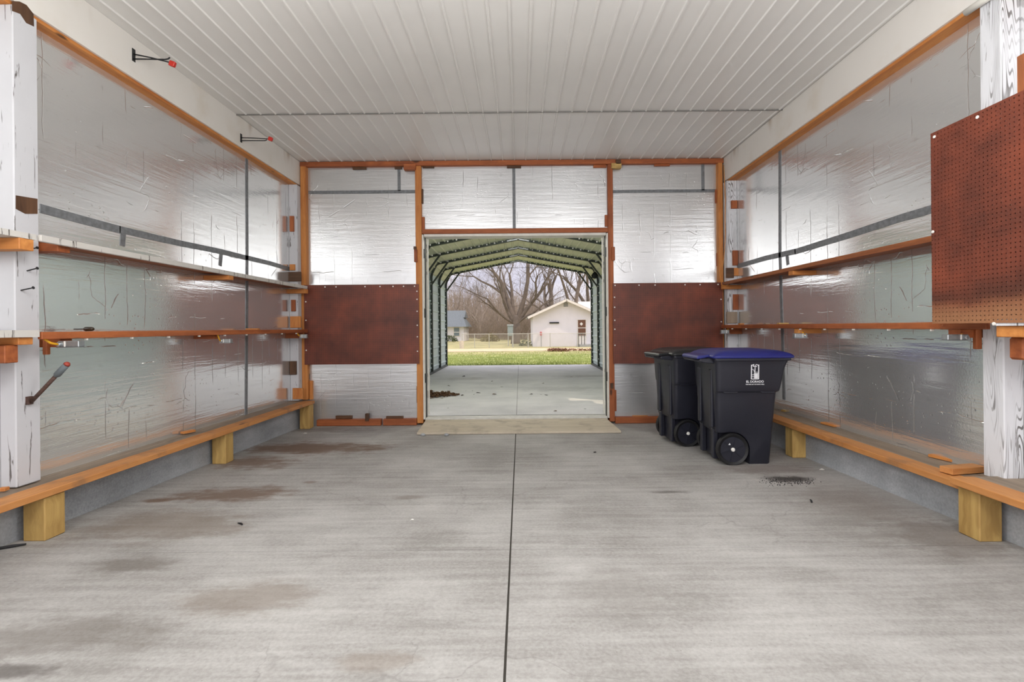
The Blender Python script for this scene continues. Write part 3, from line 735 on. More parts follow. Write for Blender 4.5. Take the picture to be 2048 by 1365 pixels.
# ------------------------------------------------------------------ wheeled carts
CART = plain('navy_black_plastic', lin(35, 36, 46), .4, 0, .06, 60)
LIDB = plain('blue_lid_plastic', lin(32, 38, 112), .38, 0, .06, 30)
LIDK = plain('black_lid_plastic', lin(26, 27, 29), .4, 0, .08, 30)
INK = plain('white_print', lin(228, 228, 232), .6, 0, .02)
TIRE = plain('black_tire', lin(22, 22, 24), .55, 0, .2, 80)
def rrect(x0, x1, y0, y1, z, r, n=4):
    pts = []
    for cx, cy, a0 in ((x1-r, y1-r, 0), (x0+r, y1-r, 90), (x0+r, y0+r, 180), (x1-r, y0+r, 270)):
        for i in range(n+1):
            a = math.radians(a0+90*i/n); pts.append((cx+r*math.cos(a), cy+r*math.sin(a), z))
    return pts
def text_mesh(body, size, name):
    c = bpy.data.curves.new(name, 'FONT'); c.body = body; c.size = size; c.align_x = 'CENTER'; c.extrude = .0012; c.offset = size*.018
    o = bpy.data.objects.new(name, c); C.objects.link(o)
    bpy.context.view_layer.update()
    me = bpy.data.meshes.new_from_object(o.evaluated_get(bpy.context.evaluated_depsgraph_get()))
    bpy.data.objects.remove(o); return me
def cart(loc, rz, label, lid_mat, logo_z, body=CART):
    t = thing('wheeled_cart', (0, 0, 0), label, 'trash cart', 'wheeled carts by the right wall')
    wd = .56                                   # side face at y = 0, far face at y = wd
    m = MB()
    # lofted tub, then the wheel arch is cut out of it: (z, x0, x1, side inset, corner)
    lv = [(0, .03, .515, .048, .035), (.012, .025, .521, .043, .035), (.285, .012, .542, .035, .035), (.60, .0, .566, .012, .04), (.685, -.002, .574, .008, .04), (.70, -.004, .596, -.010, .04), (.74, -.006, .606, -.016, .04), (.92, -.012, .640, -.028, .04), (.985, -.016, .668, -.034, .04), (.99, -.03, .690, -.045, .03), (1.015, -.03, .690, -.045, .03)]
    m.loft([rrect(a, b, i, wd-i, z, r) for z, a, b, i, r in lv])
    o = m.build('body', body, t, world=True)
    arch = [(.318, -.1), (.322, .06)]
    for i in range(13):
        a = math.radians(0+100*i/12); arch.append((.148+.175*math.cos(a), .135+.175*math.sin(a)))
    cut = MB().prism(arch+[(-.1, .30), (-.1, -.1)], 'y', -.2, wd+.2).build('cutter', body, world=True)
    bo = o.modifiers.new('cut', 'BOOLEAN'); bo.object = cut; bo.operation = 'DIFFERENCE'; bo.solver = 'EXACT'
    bpy.context.view_layer.update()
    me = bpy.data.meshes.new_from_object(o.evaluated_get(bpy.context.evaluated_depsgraph_get()))
    o.modifiers.clear(); o.data = me; bpy.data.objects.remove(cut)
    me.polygons.foreach_set('use_smooth', [True]*len(me.polygons))
    bv = o.modifiers.new('bevel', 'BEVEL'); bv.width = .008; bv.segments = 2; bv.limit_method = 'ANGLE'; bv.angle_limit = math.radians(25)
    Bx(.05, .12, .03, .30, wd-.12, .34).build('wheel_housing', body, t, bevel=.01)
    for y in (.13, wd-.13): Bx(.0, y-.03, .04, .05, y+.03, .33).build('rear_strut', body, t, bevel=.008)
    # ribs and recesses on the rear face and sides
    for y in (.13, wd-.13): Bx(-.020, y-.035, .34, .01, y+.035, .90).build('rear_rib', body, t, bevel=.012, seg=2)
    for xa, xb in ((.07, .19), (.42, .54)):
        m = MB(); m.prism([(xa, .68), (xb, .68), (xb+.01, .70), (xa-.02, .70)], 'y', -.004, .03); m.build('belt_corner', body, t, bevel=.003)
    m = MB(); m.box(.02, -.012, .965, .66, .01, .985); m.build('side_rib', body, t, bevel=.004)
    # lid with raised dome and handle
    l = MB(); l.loft([rrect(-.05, .712, -.062, wd+.062, 1.012, .04), rrect(-.052, .715, -.065, wd+.065, 1.032, .04), rrect(-.02, .69, -.045, wd+.045, 1.055, .05), rrect(.03, .62, .0, wd, 1.078, .06), rrect(.12, .52, .07, wd-.07, 1.09, .06)])
    lid = l.build('lid', lid_mat, t, smooth=True); bv = lid.modifiers.new('bevel', 'BEVEL'); bv.width = .006; bv.segments = 2; bv.angle_limit = math.radians(30)
    MB().prism([(-.16, 1.00), (-.165, 1.02), (-.15, 1.034), (.02, 1.05), (.02, 1.03)], 'y', .06, wd-.06).build('lid_flange', lid_mat, lid, bevel=.006, seg=2)
    MB().tube([(-.125, .035, .985), (-.125, wd-.035, .985)], .016, 12).build('handle_bar', body, t, smooth=True)
    for y in (.05, wd*.5, wd-.05):
        MB().prism([(.0, .955), (-.11, .968), (-.145, .985), (-.14, 1.006), (.0, 1.012)], 'y', y-.018, y+.018).build('handle_arm', body, t, bevel=.006)
    MB().tube([(.148, .02, .15), (.148, wd-.02, .15)], .011, 10).build('axle', STEEL, t)
    for y0, s in ((-.005, 1), (wd+.005, -1)):
        c = (.148, y0, .15)
        wh = MB().lathe([(.118, s*.012), (.142, s*.0), (.150, s*.012), (.150, s*.048), (.140, s*.062), (.11, s*.05)], c, 'y', 36).build('wheel', TIRE, t)
        MB().lathe([(.004, s*.010), (.118, s*.008), (.118, s*.03), (.004, s*.034)], c, 'y', 30).build('disc', body, wh)
        for j in range(6):
            a = math.radians(60*j+18); u = Vector((math.cos(a), 0, math.sin(a))); cc = Vector(c)+Vector((0, s*.007, 0))
            MB().beam(cc+u*.03, cc+u*.112, .006, .010, up=(0, 1, 0)).build('spoke', body, wh)
        MB().lathe([(.003, -s*.004), (.015, -s*.002), (.019, s*.004), (.019, s*.012)], c, 'y', 16).build('hub_cap', SCREW, wh)
    if lid_mat is LIDB: MB().prism([(.105, .195), (.125, .195), (.117, .213)], 'y', -.0005, .004).build('wheel_mark', INK, t)['label'] = 'small white triangle on the wheel'
    # white print: emblem, name, tagline on the side facing the room
    zc, xc, yy = logo_z, .345, -.0305
    e = MB()
    def bar(x0, z0, x1, z1, wdt): e.beam((xc+x0, yy, zc+z0), (xc+x1, yy, zc+z1), .0016, wdt, up=(0, 0, 1) if abs(x1-x0) > abs(z1-z0) else (1, 0, 0))
    bar(-.034, .032, -.031, .168, .009); bar(.034, .032, .036, .168, .009); bar(-.034, .034, .034, .034, .007)
    bar(.0, .085, .002, .152, .007); bar(-.016, .150, -.006, .178, .006); bar(.004, .150, .015, .178, .006); bar(-.026, .160, -.014, .172, .006); bar(.018, .172, .030, .160, .006)
    bar(-.015, .155, .018, .150, .008); bar(-.024, .126, -.010, .118, .005); bar(-.010, .118, -.003, .095, .005)
    e.box(xc-.008, yy-.0008, zc+.040, xc+.027, yy+.0008, zc+.084); bar(-.010, .086, .034, .086, .006); bar(-.030, .072, -.008, .074, .005); bar(-.028, .055, -.008, .055, .005); bar(.006, .098, .030, .098, .004)
    eo = e.build('emblem', INK, t); eo.location.z += .008
    for body_, size, z in (('EL DORADO', .029, .008), ('THE FINE ART OF LIVING WELL', .0125, -.012)):
        me = text_mesh(body_, size, 'lettering'); me.materials.clear(); me.materials.append(INK)
        o = bpy.data.objects.new('lettering', me); C.objects.link(o); o.parent = t
        o.location = (xc, yy, zc+z); o.rotation_euler = (math.radians(90), 0, 0)
    t.location = loc; t.rotation_euler = (0, 0, rz)
    return t
c1 = onF(1437, 932); Yc = 4.70
cart((1.845, Yc, zf(Yc+.2)+.002), math.radians(0), 'black wheeled cart with a blue lid and white emblem, standing in front', LIDB, .775)
cart((1.70, 5.50, zf(5.7)+.002), math.radians(7), 'black wheeled cart with a black lid, standing behind the blue-lidded cart', LIDK, .775)

# ------------------------------------------------------------------ floor debris
def twig(px, py, ln, ang, label, m, r=.006, name='twig', f=onF):
    p = f(px, py); u = Vector((math.cos(ang), math.sin(ang), 0))
    tag(MB().tube([p+Vector((0,0,r))-u*ln/2, p+Vector((.005,.004,r)), p+Vector((0,0,r))+u*ln/2], [r, r, r*.6], 6).build(name, m), label, 'twig')
twig(1622, 1004, .06, 1.2, 'short black twig on the floor right of the carts', BLACK)
twig(480, 1050, .05, 2.6, 'small black bent twig on the floor left of the joint', BLACK)
twig(20, 1097, .14, .5, 'black stick lying at the left edge by the wall base', BLACK, .009)
twig(1190, 906, .03, .4, 'tiny black scrap on the floor just right of the center joint', BLACK)
for px, py, s, lb in ((610, 868, .03, 'small white paper scrap on the floor near the left corner'), (824, 1042, .014, 'tiny white chip on the floor left of the center joint'), (1644, 941, .03, 'small pinkish paper scrap on the floor by the right bench')):
    p = onF(px, py); m = MB(); m.add([p+Vector((-s, 0, .002)), p+Vector((0, -s*.6, .006)), p+Vector((s, .2*s, .003)), p+Vector((.2*s, s*.7, .010))], [(0,1,2,3)]); m.add([p+Vector((-s*.4, 0, .004)), p+Vector((0, -s*.3, .018)), p+Vector((s*.6, .2*s, .005))], [(0,1,2)])
    tag(m.build('paper_scrap', SCREW), lb, 'scrap')
dm = MB(); random.seed(3)
for i in range(230):
    c = random.choice(((1548, 962), (1600, 963), (1600, 966), (1560, 968)))
    p = onF(c[0]+random.gauss(0, 15), c[1]+random.gauss(0, 3.0)); s = random.uniform(.002, .006)
    dm.add([p+Vector((-s,-s,0)), p+Vector((s,-s,0)), p+Vector((0,s,0)), p+Vector((0,0,s*1.2))], [(0,1,3),(1,2,3),(2,0,3)])
o = tag(dm.build('dirt_crumbs', BLACK), 'scattered black dirt crumbs on the floor in front of the carts', 'dirt'); o['kind'] = 'stuff'

# ------------------------------------------------------------------ carport outside
ZS = -.085
cs = MB()
for x0, x1 in ((-2.62, -.066), (-.060, 2.56)):
    for y0, y1 in ((7.30, 10.497), (10.503, 13.6), (13.606, 17.0)): cs.box(x0, y0, ZS-.15, x1, y1, ZS)
cs.cur = 1; cs.box(-2.6, 7.3, ZS-.2, 2.54, 16.98, ZS-.008)
cs.cur = 0; cs.box(2.56, 7.30, ZS-.15, 4.2, 9.4, ZS-.004)
struct(cs.build('carport_slab', [SLAB, JOINT], world=True))
FRAME = plain('carport_frame_steel', lin(62, 68, 62), .45, .5, .15, 30)  # galvanized tube, its shade put into the dark base color
ROOF = plain('carport_roof_sheet', lin(202, 203, 178), .42, .1, .08, 3)  # base color holds some green reflected from the grass
SIDE = plain('carport_side_sheet', lin(206, 220, 222), .42, .1, .07, 3)
cp = thing('carport', (-.03, 12.7, ZS), 'open steel carport with ribbed roof over the slab beyond the doorway', 'carport')
CXc = -.03; HW = 2.45; ZL = 2.74; ZR = 3.01; RX = 2.28; ZP = 3.44
fy = [16.85-1.385*i for i in range(7)]
inner = [(-HW, ZS), (-HW, ZL-.1), (-HW+.02, ZL), (-RX-.03, ZR-.03), (-RX+.05, ZR+.01), (0, ZP), (RX-.05, ZR+.01), (RX+.03, ZR-.03), (HW-.02, ZL), (HW, ZL-.1), (HW, ZS)]
for y in fy:
    m = MB()
    for a, b in zip(inner, inner[1:]): m.beam((CXc+a[0], y, a[1]), (CXc+b[0], y, b[1]), .06, .06, up=(0, 1, 0))
    fr = m.build('frame', FRAME, cp)
    for s in (-1, 1):
        MB().beam((CXc+s*HW, y, ZL-.32), (CXc+s*(RX-.30), y, ZR+.05), .045, .045, up=(0, 1, 0)).build('knee_brace', FRAME, fr)
        MB().beam((CXc+s*.28, y-.032, ZP-.052), (CXc+s*.02, y-.032, ZP-.006), .03, .004, up=(0,1,0)).build('ridge_bracket', STEEL, fr)
    sc = MB()
    for i in range(-11, 12):
        x = i*.198; z = ZP-(ZP-ZR)*abs(x)/(RX)-.036
        sc.lathe([(.003, -.012), (.018, -.008), (.020, .0)], (CXc+x, y-.031, z+.047), 'y', 8)
    for s in (-1, 1):
        for i in range(9): sc.lathe([(.003, -.02), (.018, -.012), (.02, .0)], (CXc+s*(HW-.0)-s*.0, y-.045, .2+.28*i), 'x', 6)
    sc.build('screws', SCREW, fr)
def ribs_along(mb, pts, y0, y1, step, h, nrm):      # sheet following a polyline in XZ with ribs running along Y
    prof = []
    for (a, b) in zip(pts, pts[1:]):
        a = Vector((a[0], a[1])); b = Vector((b[0], b[1])); L = (b-a).length; d = (b-a)/L; nn = Vector((-d.y, d.x))*nrm
        s = 0.0
        while s < L-.02:
            for q, hh in ((0, 0), (step*.72, 0), (step*.80, h), (step*.90, h), (step*.98, 0)):
                if s+q < L: prof.append(a+d*(s+q)+nn*hh)
            s += step
    prof.append(Vector(pts[-1]))
    n = len(prof)
    mb.add([(p.x, y0, p.y) for p in prof]+[(p.x, y1, p.y) for p in prof], [(i, i+1, n+i+1, n+i) for i in range(n-1)])
o_ = .034
for s in (-1, 1):
    m = MB(); ribs_along(m, [(CXc+s*.0, ZP+o_), (CXc+s*(RX-.02), ZR+o_+.0), (CXc+s*(HW+o_), ZL+.0)], 7.40, 17.0, .19, .02, -s)
    q = m.build('roof_sheet', ROOF, cp); sd = q.modifiers.new('thickness', 'SOLIDIFY'); sd.thickness = .002
    m = MB(); ribs_along(m, [(CXc+s*(HW+o_), ZL+.0), (CXc+s*(HW+o_), ZS+.03)], 8.14, 16.95, .27, .02, -s)
    q = m.build('side_sheet', SIDE, cp); sd = q.modifiers.new('thickness', 'SOLIDIFY'); sd.thickness = .002
    Bx(CXc+s*(HW-.03), 8.14, ZS, CXc+s*(HW+.03), 16.9, ZS+.06).build('base_rail', FRAME, cp)
bl = onY(1189, 551, 15.4)
t = tag(MB().tube([bl+Vector((0,0,.10)), bl+Vector((0,0,.06)), bl, bl+Vector((0,0,-.08)), bl+Vector((0,0,-.10))], [.02, .06, .10, .09, .03], 14).build('floodlight', BLACK, smooth=True), 'black flood lamp at the right bend of the carport', 'lamp')
del bl
# leaves on the slab
LEAF = plain('dry_brown_leaf', lin(104, 76, 50), .8, 0, .35, 50); LEAFD = plain('dark_leaf', lin(62, 50, 42), .8, 0, .3, 50); LEAFT = plain('tan_leaf', lin(158, 122, 82), .8, 0, .3, 30)
def onS(px, py): return onZ(px, py, ZS)
def leaf_geo(m, p, s, a, curl):
    u = Vector((math.cos(a), math.sin(a), 0)); v = Vector((-u.y, u.x, 0)); z = Vector((0, 0, 1))
    q = [p-u*s+z*.004, p-u*s*.3+v*s*.45+z*curl*s*.7, p+u*s*.5+v*s*.3+z*curl*s, p+u*s*1.1+z*.01, p+u*s*.5-v*s*.3+z*curl*s*.8, p-u*s*.3-v*s*.45+z*curl*s*.6]
    m.add(q, [(0,1,2,3),(0,3,4,5)])
random.seed(11)
lv_ = [(898, 773), (899, 782), (961, 771), (984, 764), (1004, 775), (1046, 769.5), (1143, 755), (932, 783), (957, 787), (948, 790), (927, 754), (977, 750), (1112, 742), (1110, 824), (1082, 790), (1092, 791), (970, 776), (1086, 768), (896, 817), (925, 792), (1062, 790), (912, 791), (945, 783), (1170, 819), (989, 790)]
for px, py in lv_:
    m = MB(); leaf_geo(m, onS(px, py), random.uniform(.022, .050), random.uniform(0, 6), random.uniform(.2, .7))
    tag(m.build('dry_leaf', random.choice([LEAF, LEAFD, LEAFD])), 'curled dry leaf lying on the carport slab beyond the doorway', 'leaf', 'dry leaves scattered on the carport slab')
m = MB()
for i in range(420):
    x = random.betavariate(1.1, 2.2); px = 850+x*75; py = 793-x*3+random.gauss(0, 2.6*(1-x)+.8)
    leaf_geo(m, onS(px, py)+Vector((0, 0, random.uniform(0, .05*(1-x)))), random.uniform(.02, .05), random.uniform(0, 6), random.uniform(.2, 1.2))
tag(m.build('leaf_drift', LEAF), 'drift of brown leaves on the slab against the left carport wall', 'leaves')['kind'] = 'stuff'

# ------------------------------------------------------------------ yard
def zg(Y): return ZS-.03-(Y-17)*.0085 if Y < 60 else ZS-.03-43*.0085
gm, k, b, tco = mat('lawn_soil')
X_, Y_, Z_ = k.sep(tco)
g1 = k.noise(tco, 1.1, 5); g2 = k.noise(k.vscale(tco, (.5, 2, 1)), .5, 4)
gcol = k.ramp(g1, [(.35, lin(118, 132, 66)), (.55, lin(152, 162, 94)), (.7, lin(184, 182, 122))])
tan = k.ramp(g1, [(.35, lin(146, 144, 96)), (.65, lin(186, 176, 126))])
gcol = k.mix(k.smooth(k.math('ADD', Y_, k.math('MULTIPLY', g2, 6.)), 26.5, 30.5), gcol, tan)
k.put(b.inputs['Base Color'], gcol); b.inputs['Roughness'].default_value = .95
ym = MB(); ys = [17, 20, 24, 28, 34, 40, 60, 120, 260]
n0 = len(ys)
ym.add([(x, y, zg(y)) for y in ys for x in (-140, 140)], [(2*i, 2*i+1, 2*i+3, 2*i+2) for i in range(n0-1)])
ym.add([(-140, -40, -.45), (140, -40, -.45), (140, 17, zg(17)), (-140, 17, zg(17))], [])
ym.add([(-140, -40, zg(17)), (-2.64, -40, zg(17)), (-2.64, 17, zg(17)), (-140, 17, zg(17))], [])
yard = struct(ym.build('ground', gm, world=True))
sideg = MB()
sideg.add([(-140, 7.3, zg(17)), (-2.64, 7.3, zg(17)), (-2.64, 17, zg(17)), (-140, 17, zg(17))], [(0,1,2,3)]); sideg.add([(2.58, 9.4, zg(17)), (140, 9.4, zg(17)), (140, 17, zg(17)), (2.58, 17, zg(17))], [(0,1,2,3)])
sideg.add([(4.22, -40, zg(17)), (140, -40, zg(17)), (140, 9.4, zg(17)), (4.22, 9.4, zg(17))], [(0,1,2,3)])
struct(sideg.build('ground_beside_carport', gm, world=True))
rd = MB(); rd.add([(-140, 29.6, zg(29.6)+.012), (140, 29.6, zg(29.6)+.012), (140, 34.5, zg(34.5)+.012), (-140, 34.5, zg(34.5)+.012)], [(0,1,2,3)])
struct(rd.build('gravel_road', plain('tan_gravel', lin(206, 184, 150), .95, 0, .12, 3), world=True))
GRASS = plain('grass_blade', lin(156, 168, 96), .8, 0, .25, .8)
gb = MB(); random.seed(5)
for i in range(15000):
    Y = 17.03+(random.random()**1.3)*11.5; x = random.uniform(-1, 1)*(.155*Y+.2)-.03
    if random.random() < max(0, (Y-24)/7): continue
    h = random.uniform(.03, .085); a = random.uniform(0, 6.28); wv = random.uniform(.006, .012); ln = random.uniform(-.03, .03)
    c, s = math.cos(a)*wv, math.sin(a)*wv; z = zg(Y)
    gb.add([(x-c, Y-s, z), (x+c, Y+s, z), (x+ln, Y+ln*.6, z+h)], [(0,1,2)])
tag(gb.build('lawn_grass', GRASS), 'short green grass growing beyond the end of the carport slab', 'grass')['kind'] = 'stuff'
m = MB()
for i in range(500):
    Y = random.uniform(28.4, 30.6); px = random.choice((random.gauss(1120, 10), random.uniform(1096, 1190), random.gauss(1110, 8)))
    p = Vector(((px-1040)/1000*Y, Y, zg(Y)+random.uniform(0, .10))); leaf_geo(m, p, random.uniform(.04, .10), random.uniform(0, 6), random.uniform(.3, 1))
tag(m.build('leaf_pile', plain('russet_leaf', lin(136, 100, 78), .85, 0, .3, 20)), 'low heap of russet leaves at the road edge in front of the white house', 'leaves')['kind'] = 'stuff'

# ------------------------------------------------------------------ houses
HWALL = plain('white_siding', lin(228, 226, 230), .6, 0, .03, 2)
HROOF = plain('grey_shingle', lin(150, 152, 150), .8, 0, .15, 20); HROOFB = plain('blue_grey_shingle', lin(106, 114, 118), .8, 0, .15, 8)
GLASS = plain('window_glass', lin(120, 134, 140), .15, 0, .1); BRN = plain('brown_door_panel', lin(108, 74, 54), .5); BRNW = plain('pale_fascia', lin(226, 222, 214), .6)
HY = 38.0; hz = zg(HY)
def hx(px): return (px-1040)/1000*HY
def hz_(py): return EYE-(py-655)/1000*HY
hs = thing('white_house', (hx(1132), HY+4, hz), 'white gabled house with brown panelled door across the road', 'house')
xl, xr, xp, ze, zp = hx(1066), hx(1199), hx(1132.5), hz_(633), hz_(603)
MB().prism([(xl, hz-.1), (xr, hz-.1), (xr, ze), (xp, zp), (xl, ze)], 'y', HY, HY+8).build('walls', HWALL, hs)
for s, xe in ((-1, xl), (1, xr)):
    m = MB(); m.beam((xp, HY+3.9, zp+.10), (xe+s*.40, HY+3.9, ze+.10-(zp-ze)*.40/(xp-xl)), 8.9, .10, up=(0, 0, 1))
    rf = m.build('roof_slope', HROOF, hs)
    MB().beam((xp, HY-.56, zp+.04), (xe+s*.40, HY-.56, ze+.04-(zp-ze)*.40/(xp-xl)), .04, .16, up=(0, 0, 1)).build('fascia', BRNW, rf)
vx, vz = hx(1132), hz_(609)
vt = MB().prism([(vx-.16, vz-.22), (vx+.16, vz-.22), (vx+.16, vz+.05), (vx, vz+.2), (vx-.16, vz+.05)], 'y', HY-.05, HY).build('gable_vent', plain('vent_grey', lin(150, 152, 156), .6), hs)
Bx(hx(1099), HY-.10, hz_(648), hx(1118), HY, hz_(645.2)).build('window_hood', DARKM, hs)
dr = Bx(hx(1154.5), HY-.05, hz_(690), hx(1172.5), HY, hz_(640)).build('door', BRNW, hs)
Bx(hx(1156), HY-.07, hz_(656.5), hx(1171), HY-.05, hz_(641.5)).build('panel', BRN, dr); Bx(hx(1156), HY-.07, hz_(673), hx(1171), HY-.05, hz_(658.2)).build('panel', BRN, dr)
MB().lathe([(.01, -.02), (.13, -.015), (.13, 0)], (hx(1162.5), HY-.07, hz_(649.5)), 'y', 4).build('diamond_pane', SCREW, dr)
st = Bx(hx(1155), HY-1.2, hz-.05, hx(1199), HY, hz_(689.5)).build('porch_step', STEM, hs)
rl = MB()
for px in (1157, 1163, 1169): rl.beam((hx(px)*.97, HY-1.1, hz), (hx(px)*.97, HY-1.1, hz_(669)), .05, .05)
rl.beam((hx(1156)*.97, HY-1.1, hz_(669)), (hx(1170)*.97, HY-1.1, hz_(668)), .05, .05); rl.build('porch_railing', DARKM, hs)
an = thing('rear_house', (hx(1185)*1.5, HY+16, hz), 'white wing with pale roof showing behind the right slope of the white house', 'house')
Yb2 = HY+14; q = lambda px: (px-1040)/1000*Yb2; qz = lambda py: EYE-(py-655)/1000*Yb2
Bx(q(1150), Yb2, zg(60), q(1240), Yb2+6, qz(622)).build('walls', HWALL, an); MB().beam((q(1195), Yb2-.4, qz(622)), (q(1195), Yb2+6, qz(600)), q(1244)-q(1146), .12).build('roof_slope', BRNW, an)
t = thing('gas_meter', (hx(1082), HY-.2, hz), 'small faded red meter on a pipe against the white house wall', 'meter')
Bx(hx(1079.5), HY-.3, hz_(672), hx(1083.5), HY-.1, hz_(664)).build('meter_body', plain('faded_red', lin(196, 120, 122), .6), t, bevel=.03); MB().tube([(hx(1082), HY-.2, hz), (hx(1082), HY-.2, hz_(672))], .03, 8).build('pipe', STEEL, t)
# small house on the left, farther away
H2 = 62.0; g2z = zg(60)
x2 = lambda px: (px-1040)/1000*H2; z2 = lambda py: EYE-(py-655)/1000*H2
lh = thing('small_house', (x2(895), H2+3, g2z), 'small white house with blue-grey roof at the left behind the fence', 'house')
Bx(x2(860), H2, g2z-.1, x2(927.5), H2+6, z2(653)).build('walls', HWALL, lh)
m = MB(); a0, a1, e0, e1 = x2(855), x2(934), x2(855), x2(924)
m.hexa([(a0, H2-.6, z2(653)), (a1, H2-.6, z2(653)), (a1, H2+6.6, z2(653)), (a0, H2+6.6, z2(653)), (e0, H2+1.6, z2(634)), (e1, H2+1.6, z2(634)), (e1, H2+4, z2(634)), (e0, H2+4, z2(634))]); m.build('lower_roof', HROOFB, lh)
MB().prism([(H2+1.6, z2(634)), (H2+6, z2(634)), (H2+3.2, z2(618.5))], 'x', x2(855), x2(926.5)).build('upper_roof', HROOFB, lh)
wn = Bx(x2(906.5), H2-.06, z2(672), x2(920), H2, z2(653.5)).build('window', BRNW, lh); Bx(x2(908), H2-.09, z2(671), x2(918.5), H2-.06, z2(655)).build('pane', GLASS, wn); Bx(x2(907.5), H2-.11, z2(664.4), x2(919), H2-.09, z2(663.2)).build('sash_bar', SCREW, wn)

# ------------------------------------------------------------------ fence, cabinet, wires
FPOST = plain('fence_galvanized', lin(190, 190, 182), .5, .4)
FYy = 36.0
fx = lambda px: (px-1040)/1000*FYy; fz = lambda py: EYE-(py-655)/1000*FYy
fg = zg(FYy)
fe = thing('chain_link_fence', (fx(1050), FYy, fg), 'chain-link fence with pale top rail along the far side of the road', 'fence')
for px in (924, 949, 978, 1026, 1056, 1100, 1155, 1200): MB().tube([(fx(px), FYy, fg-.05), (fx(px), FYy, fz(667))], .035 if px in (924, 1056) else .024, 8).build('post', FPOST, fe)
MB().tube([(fx(924), FYy, fz(668)), (fx(1200), FYy, fz(668))], .020, 6).build('top_rail', FPOST, fe)
m = MB(); hgt = fz(668)-fg; x = fx(924)-hgt
while x < fx(1200):
    for s in (0, 1):
        xa, xb = (x, x+hgt); za, zb = (fg, fg+hgt) if s == 0 else (fg+hgt, fg)
        if xa < fx(924): 
            za += (zb-za)*(fx(924)-xa)/(xb-xa); xa = fx(924)
        m.beam((xa, FYy, za), (xb, FYy, zb), .006, .006, up=(0, 1, 0))
    x += .10
m.build('wire_mesh', FPOST, fe)
cbY = 40.0; cx0 = (1015-1040)/1000*cbY; cx1 = (1026-1040)/1000*cbY
t = thing('utility_cabinet', ((cx0+cx1)/2, cbY, zg(cbY)), 'grey-green utility cabinet on legs behind the fence by the big tree', 'utility cabinet')
Bx(cx0, cbY, EYE-.017*cbY, cx1, cbY+.4, EYE+.003*cbY).build('box', plain('cabinet_grey', lin(150, 162, 160), .5, .2), t, bevel=.02)
Bx(cx0-.03, cbY-.04, EYE+.003*cbY, cx1+.03, cbY+.44, EYE+.006*cbY).build('cover', plain('cabinet_top', lin(168, 176, 176), .5, .2), t)
for x in (cx0+.05, cx1-.05): MB().tube([(x, cbY+.2, zg(cbY)-.02), (x, cbY+.2, EYE-.017*cbY)], .04, 8).build('leg', FPOST, t)
wz = EYE+.119*45
tag(MB().tube([(-30+i*3, 45, wz+.0018*((i-10)**2)) for i in range(21)], .02, 5).build('power_line', DARKM), 'thin overhead wire crossing the sky in front of the big tree', 'wire')

# ------------------------------------------------------------------ bare trees and brush
BARK = plain('grey_brown_bark', lin(112, 101, 90), .9, 0, .25, 3); BARK2 = plain('pale_bark', lin(150, 138, 126), .9, 0, .25, 3); BRUSHM = plain('dry_brush', lin(160, 144, 126), .9, 0, .2, 2)  # dry_brush lightened in color to imitate haze
def branch(mb, p, d, L, r, lev, rng, up=.12, spread=.55, kids=(2, 4), wig=.16):
    nseg = 4 if r > .03 else 3
    pts = [p.copy()]; rs = [r]; q = p.copy(); dd = d.normalized(); dirs = [dd]
    for i in range(nseg):
        dd = (dd + Vector((rng.gauss(0, wig), rng.gauss(0, wig), rng.gauss(0, wig*.7)+up*.5))).normalized()
        q = q + dd*L/nseg; pts.append(q.copy()); rs.append(max(.006, r*(1-.5*(i+1)/nseg))); dirs.append(dd)
    mb.tube(pts, rs, 7 if r > .1 else (5 if r > .03 else 3), False)
    if lev <= 0: return
    n = rng.randint(*kids)
    for i in range(n):
        tt = rng.uniform(.3, 1.0) if i else 1.0
        j = min(nseg, max(1, int(round(tt*nseg))))
        a = dirs[j]; sdv = Vector((rng.gauss(0, 1), rng.gauss(0, 1), rng.gauss(0, .5))); sdv = (sdv - a*sdv.dot(a)).normalized()
        nd = (a + sdv*rng.uniform(.35, 1.0)*spread*1.6).normalized(); nd.z += up*.4
        branch(mb, pts[j], nd, L*rng.uniform(.55, .82), rs[j]*rng.uniform(.5, .75), lev-1, rng, up, spread, kids, wig)
def tree(label, base, stems, bark, seed, lev=4, trunk=None, group=None, twl=1.0):
    rng = random.Random(seed)
    t = thing('bare_tree', base, label, 'tree', group)
    top = Vector(base)
    tm = MB()
    if trunk:
        h, r = trunk
        tm.tube([base-Vector((0,0,.2)), base+Vector((0,0,.3)), base+Vector((.04*h, 0, h*.5)), base+Vector((.02, 0, h)), base+Vector((.02, 0, h+.25))], [r*1.4, r*1.08, r*.92, r*.86, r*.45], 12)
        top = base+Vector((.02, 0, h))
    cm = MB()
    for (dx, dy, dz, L, r) in stems: branch(cm, top+Vector((dx*.16, dy*.16, -.55)), Vector((dx, dy, dz)), L, r, lev, rng)
    if trunk: tm.build('trunk', bark, t, smooth=True)
    cm.build('branches', bark, t, smooth=True)
    return t
def B(px, Y): return Vector(((px-1040)/1000*Y, Y, zg(Y)))
tree('big bare tree with spreading limbs, standing in the middle behind the fence', B(1031, 48), [(-.55, 0, 1, 4.6, .26), (-.15, .1, 1.1, 5.6, .30), (.22, -.1, 1.1, 5.6, .28), (.6, .1, .9, 4.8, .24), (-.95, -.2, .55, 3.8, .15), (.05, .3, 1.0, 5.0, .22), (.95, -.2, .5, 3.8, .13)], BARK, 4, 6, (2.5, .40))
tree('bare tree with leaning limbs rising behind the left slope of the white house', B(1100, 58), [(.35, 0, 1, 4.8, .24), (-.4, .1, 1, 4.6, .22), (.05, .2, 1.1, 5, .24), (-.9, 0, .7, 4, .14)], BARK, 12, 5, (3.5, .42))
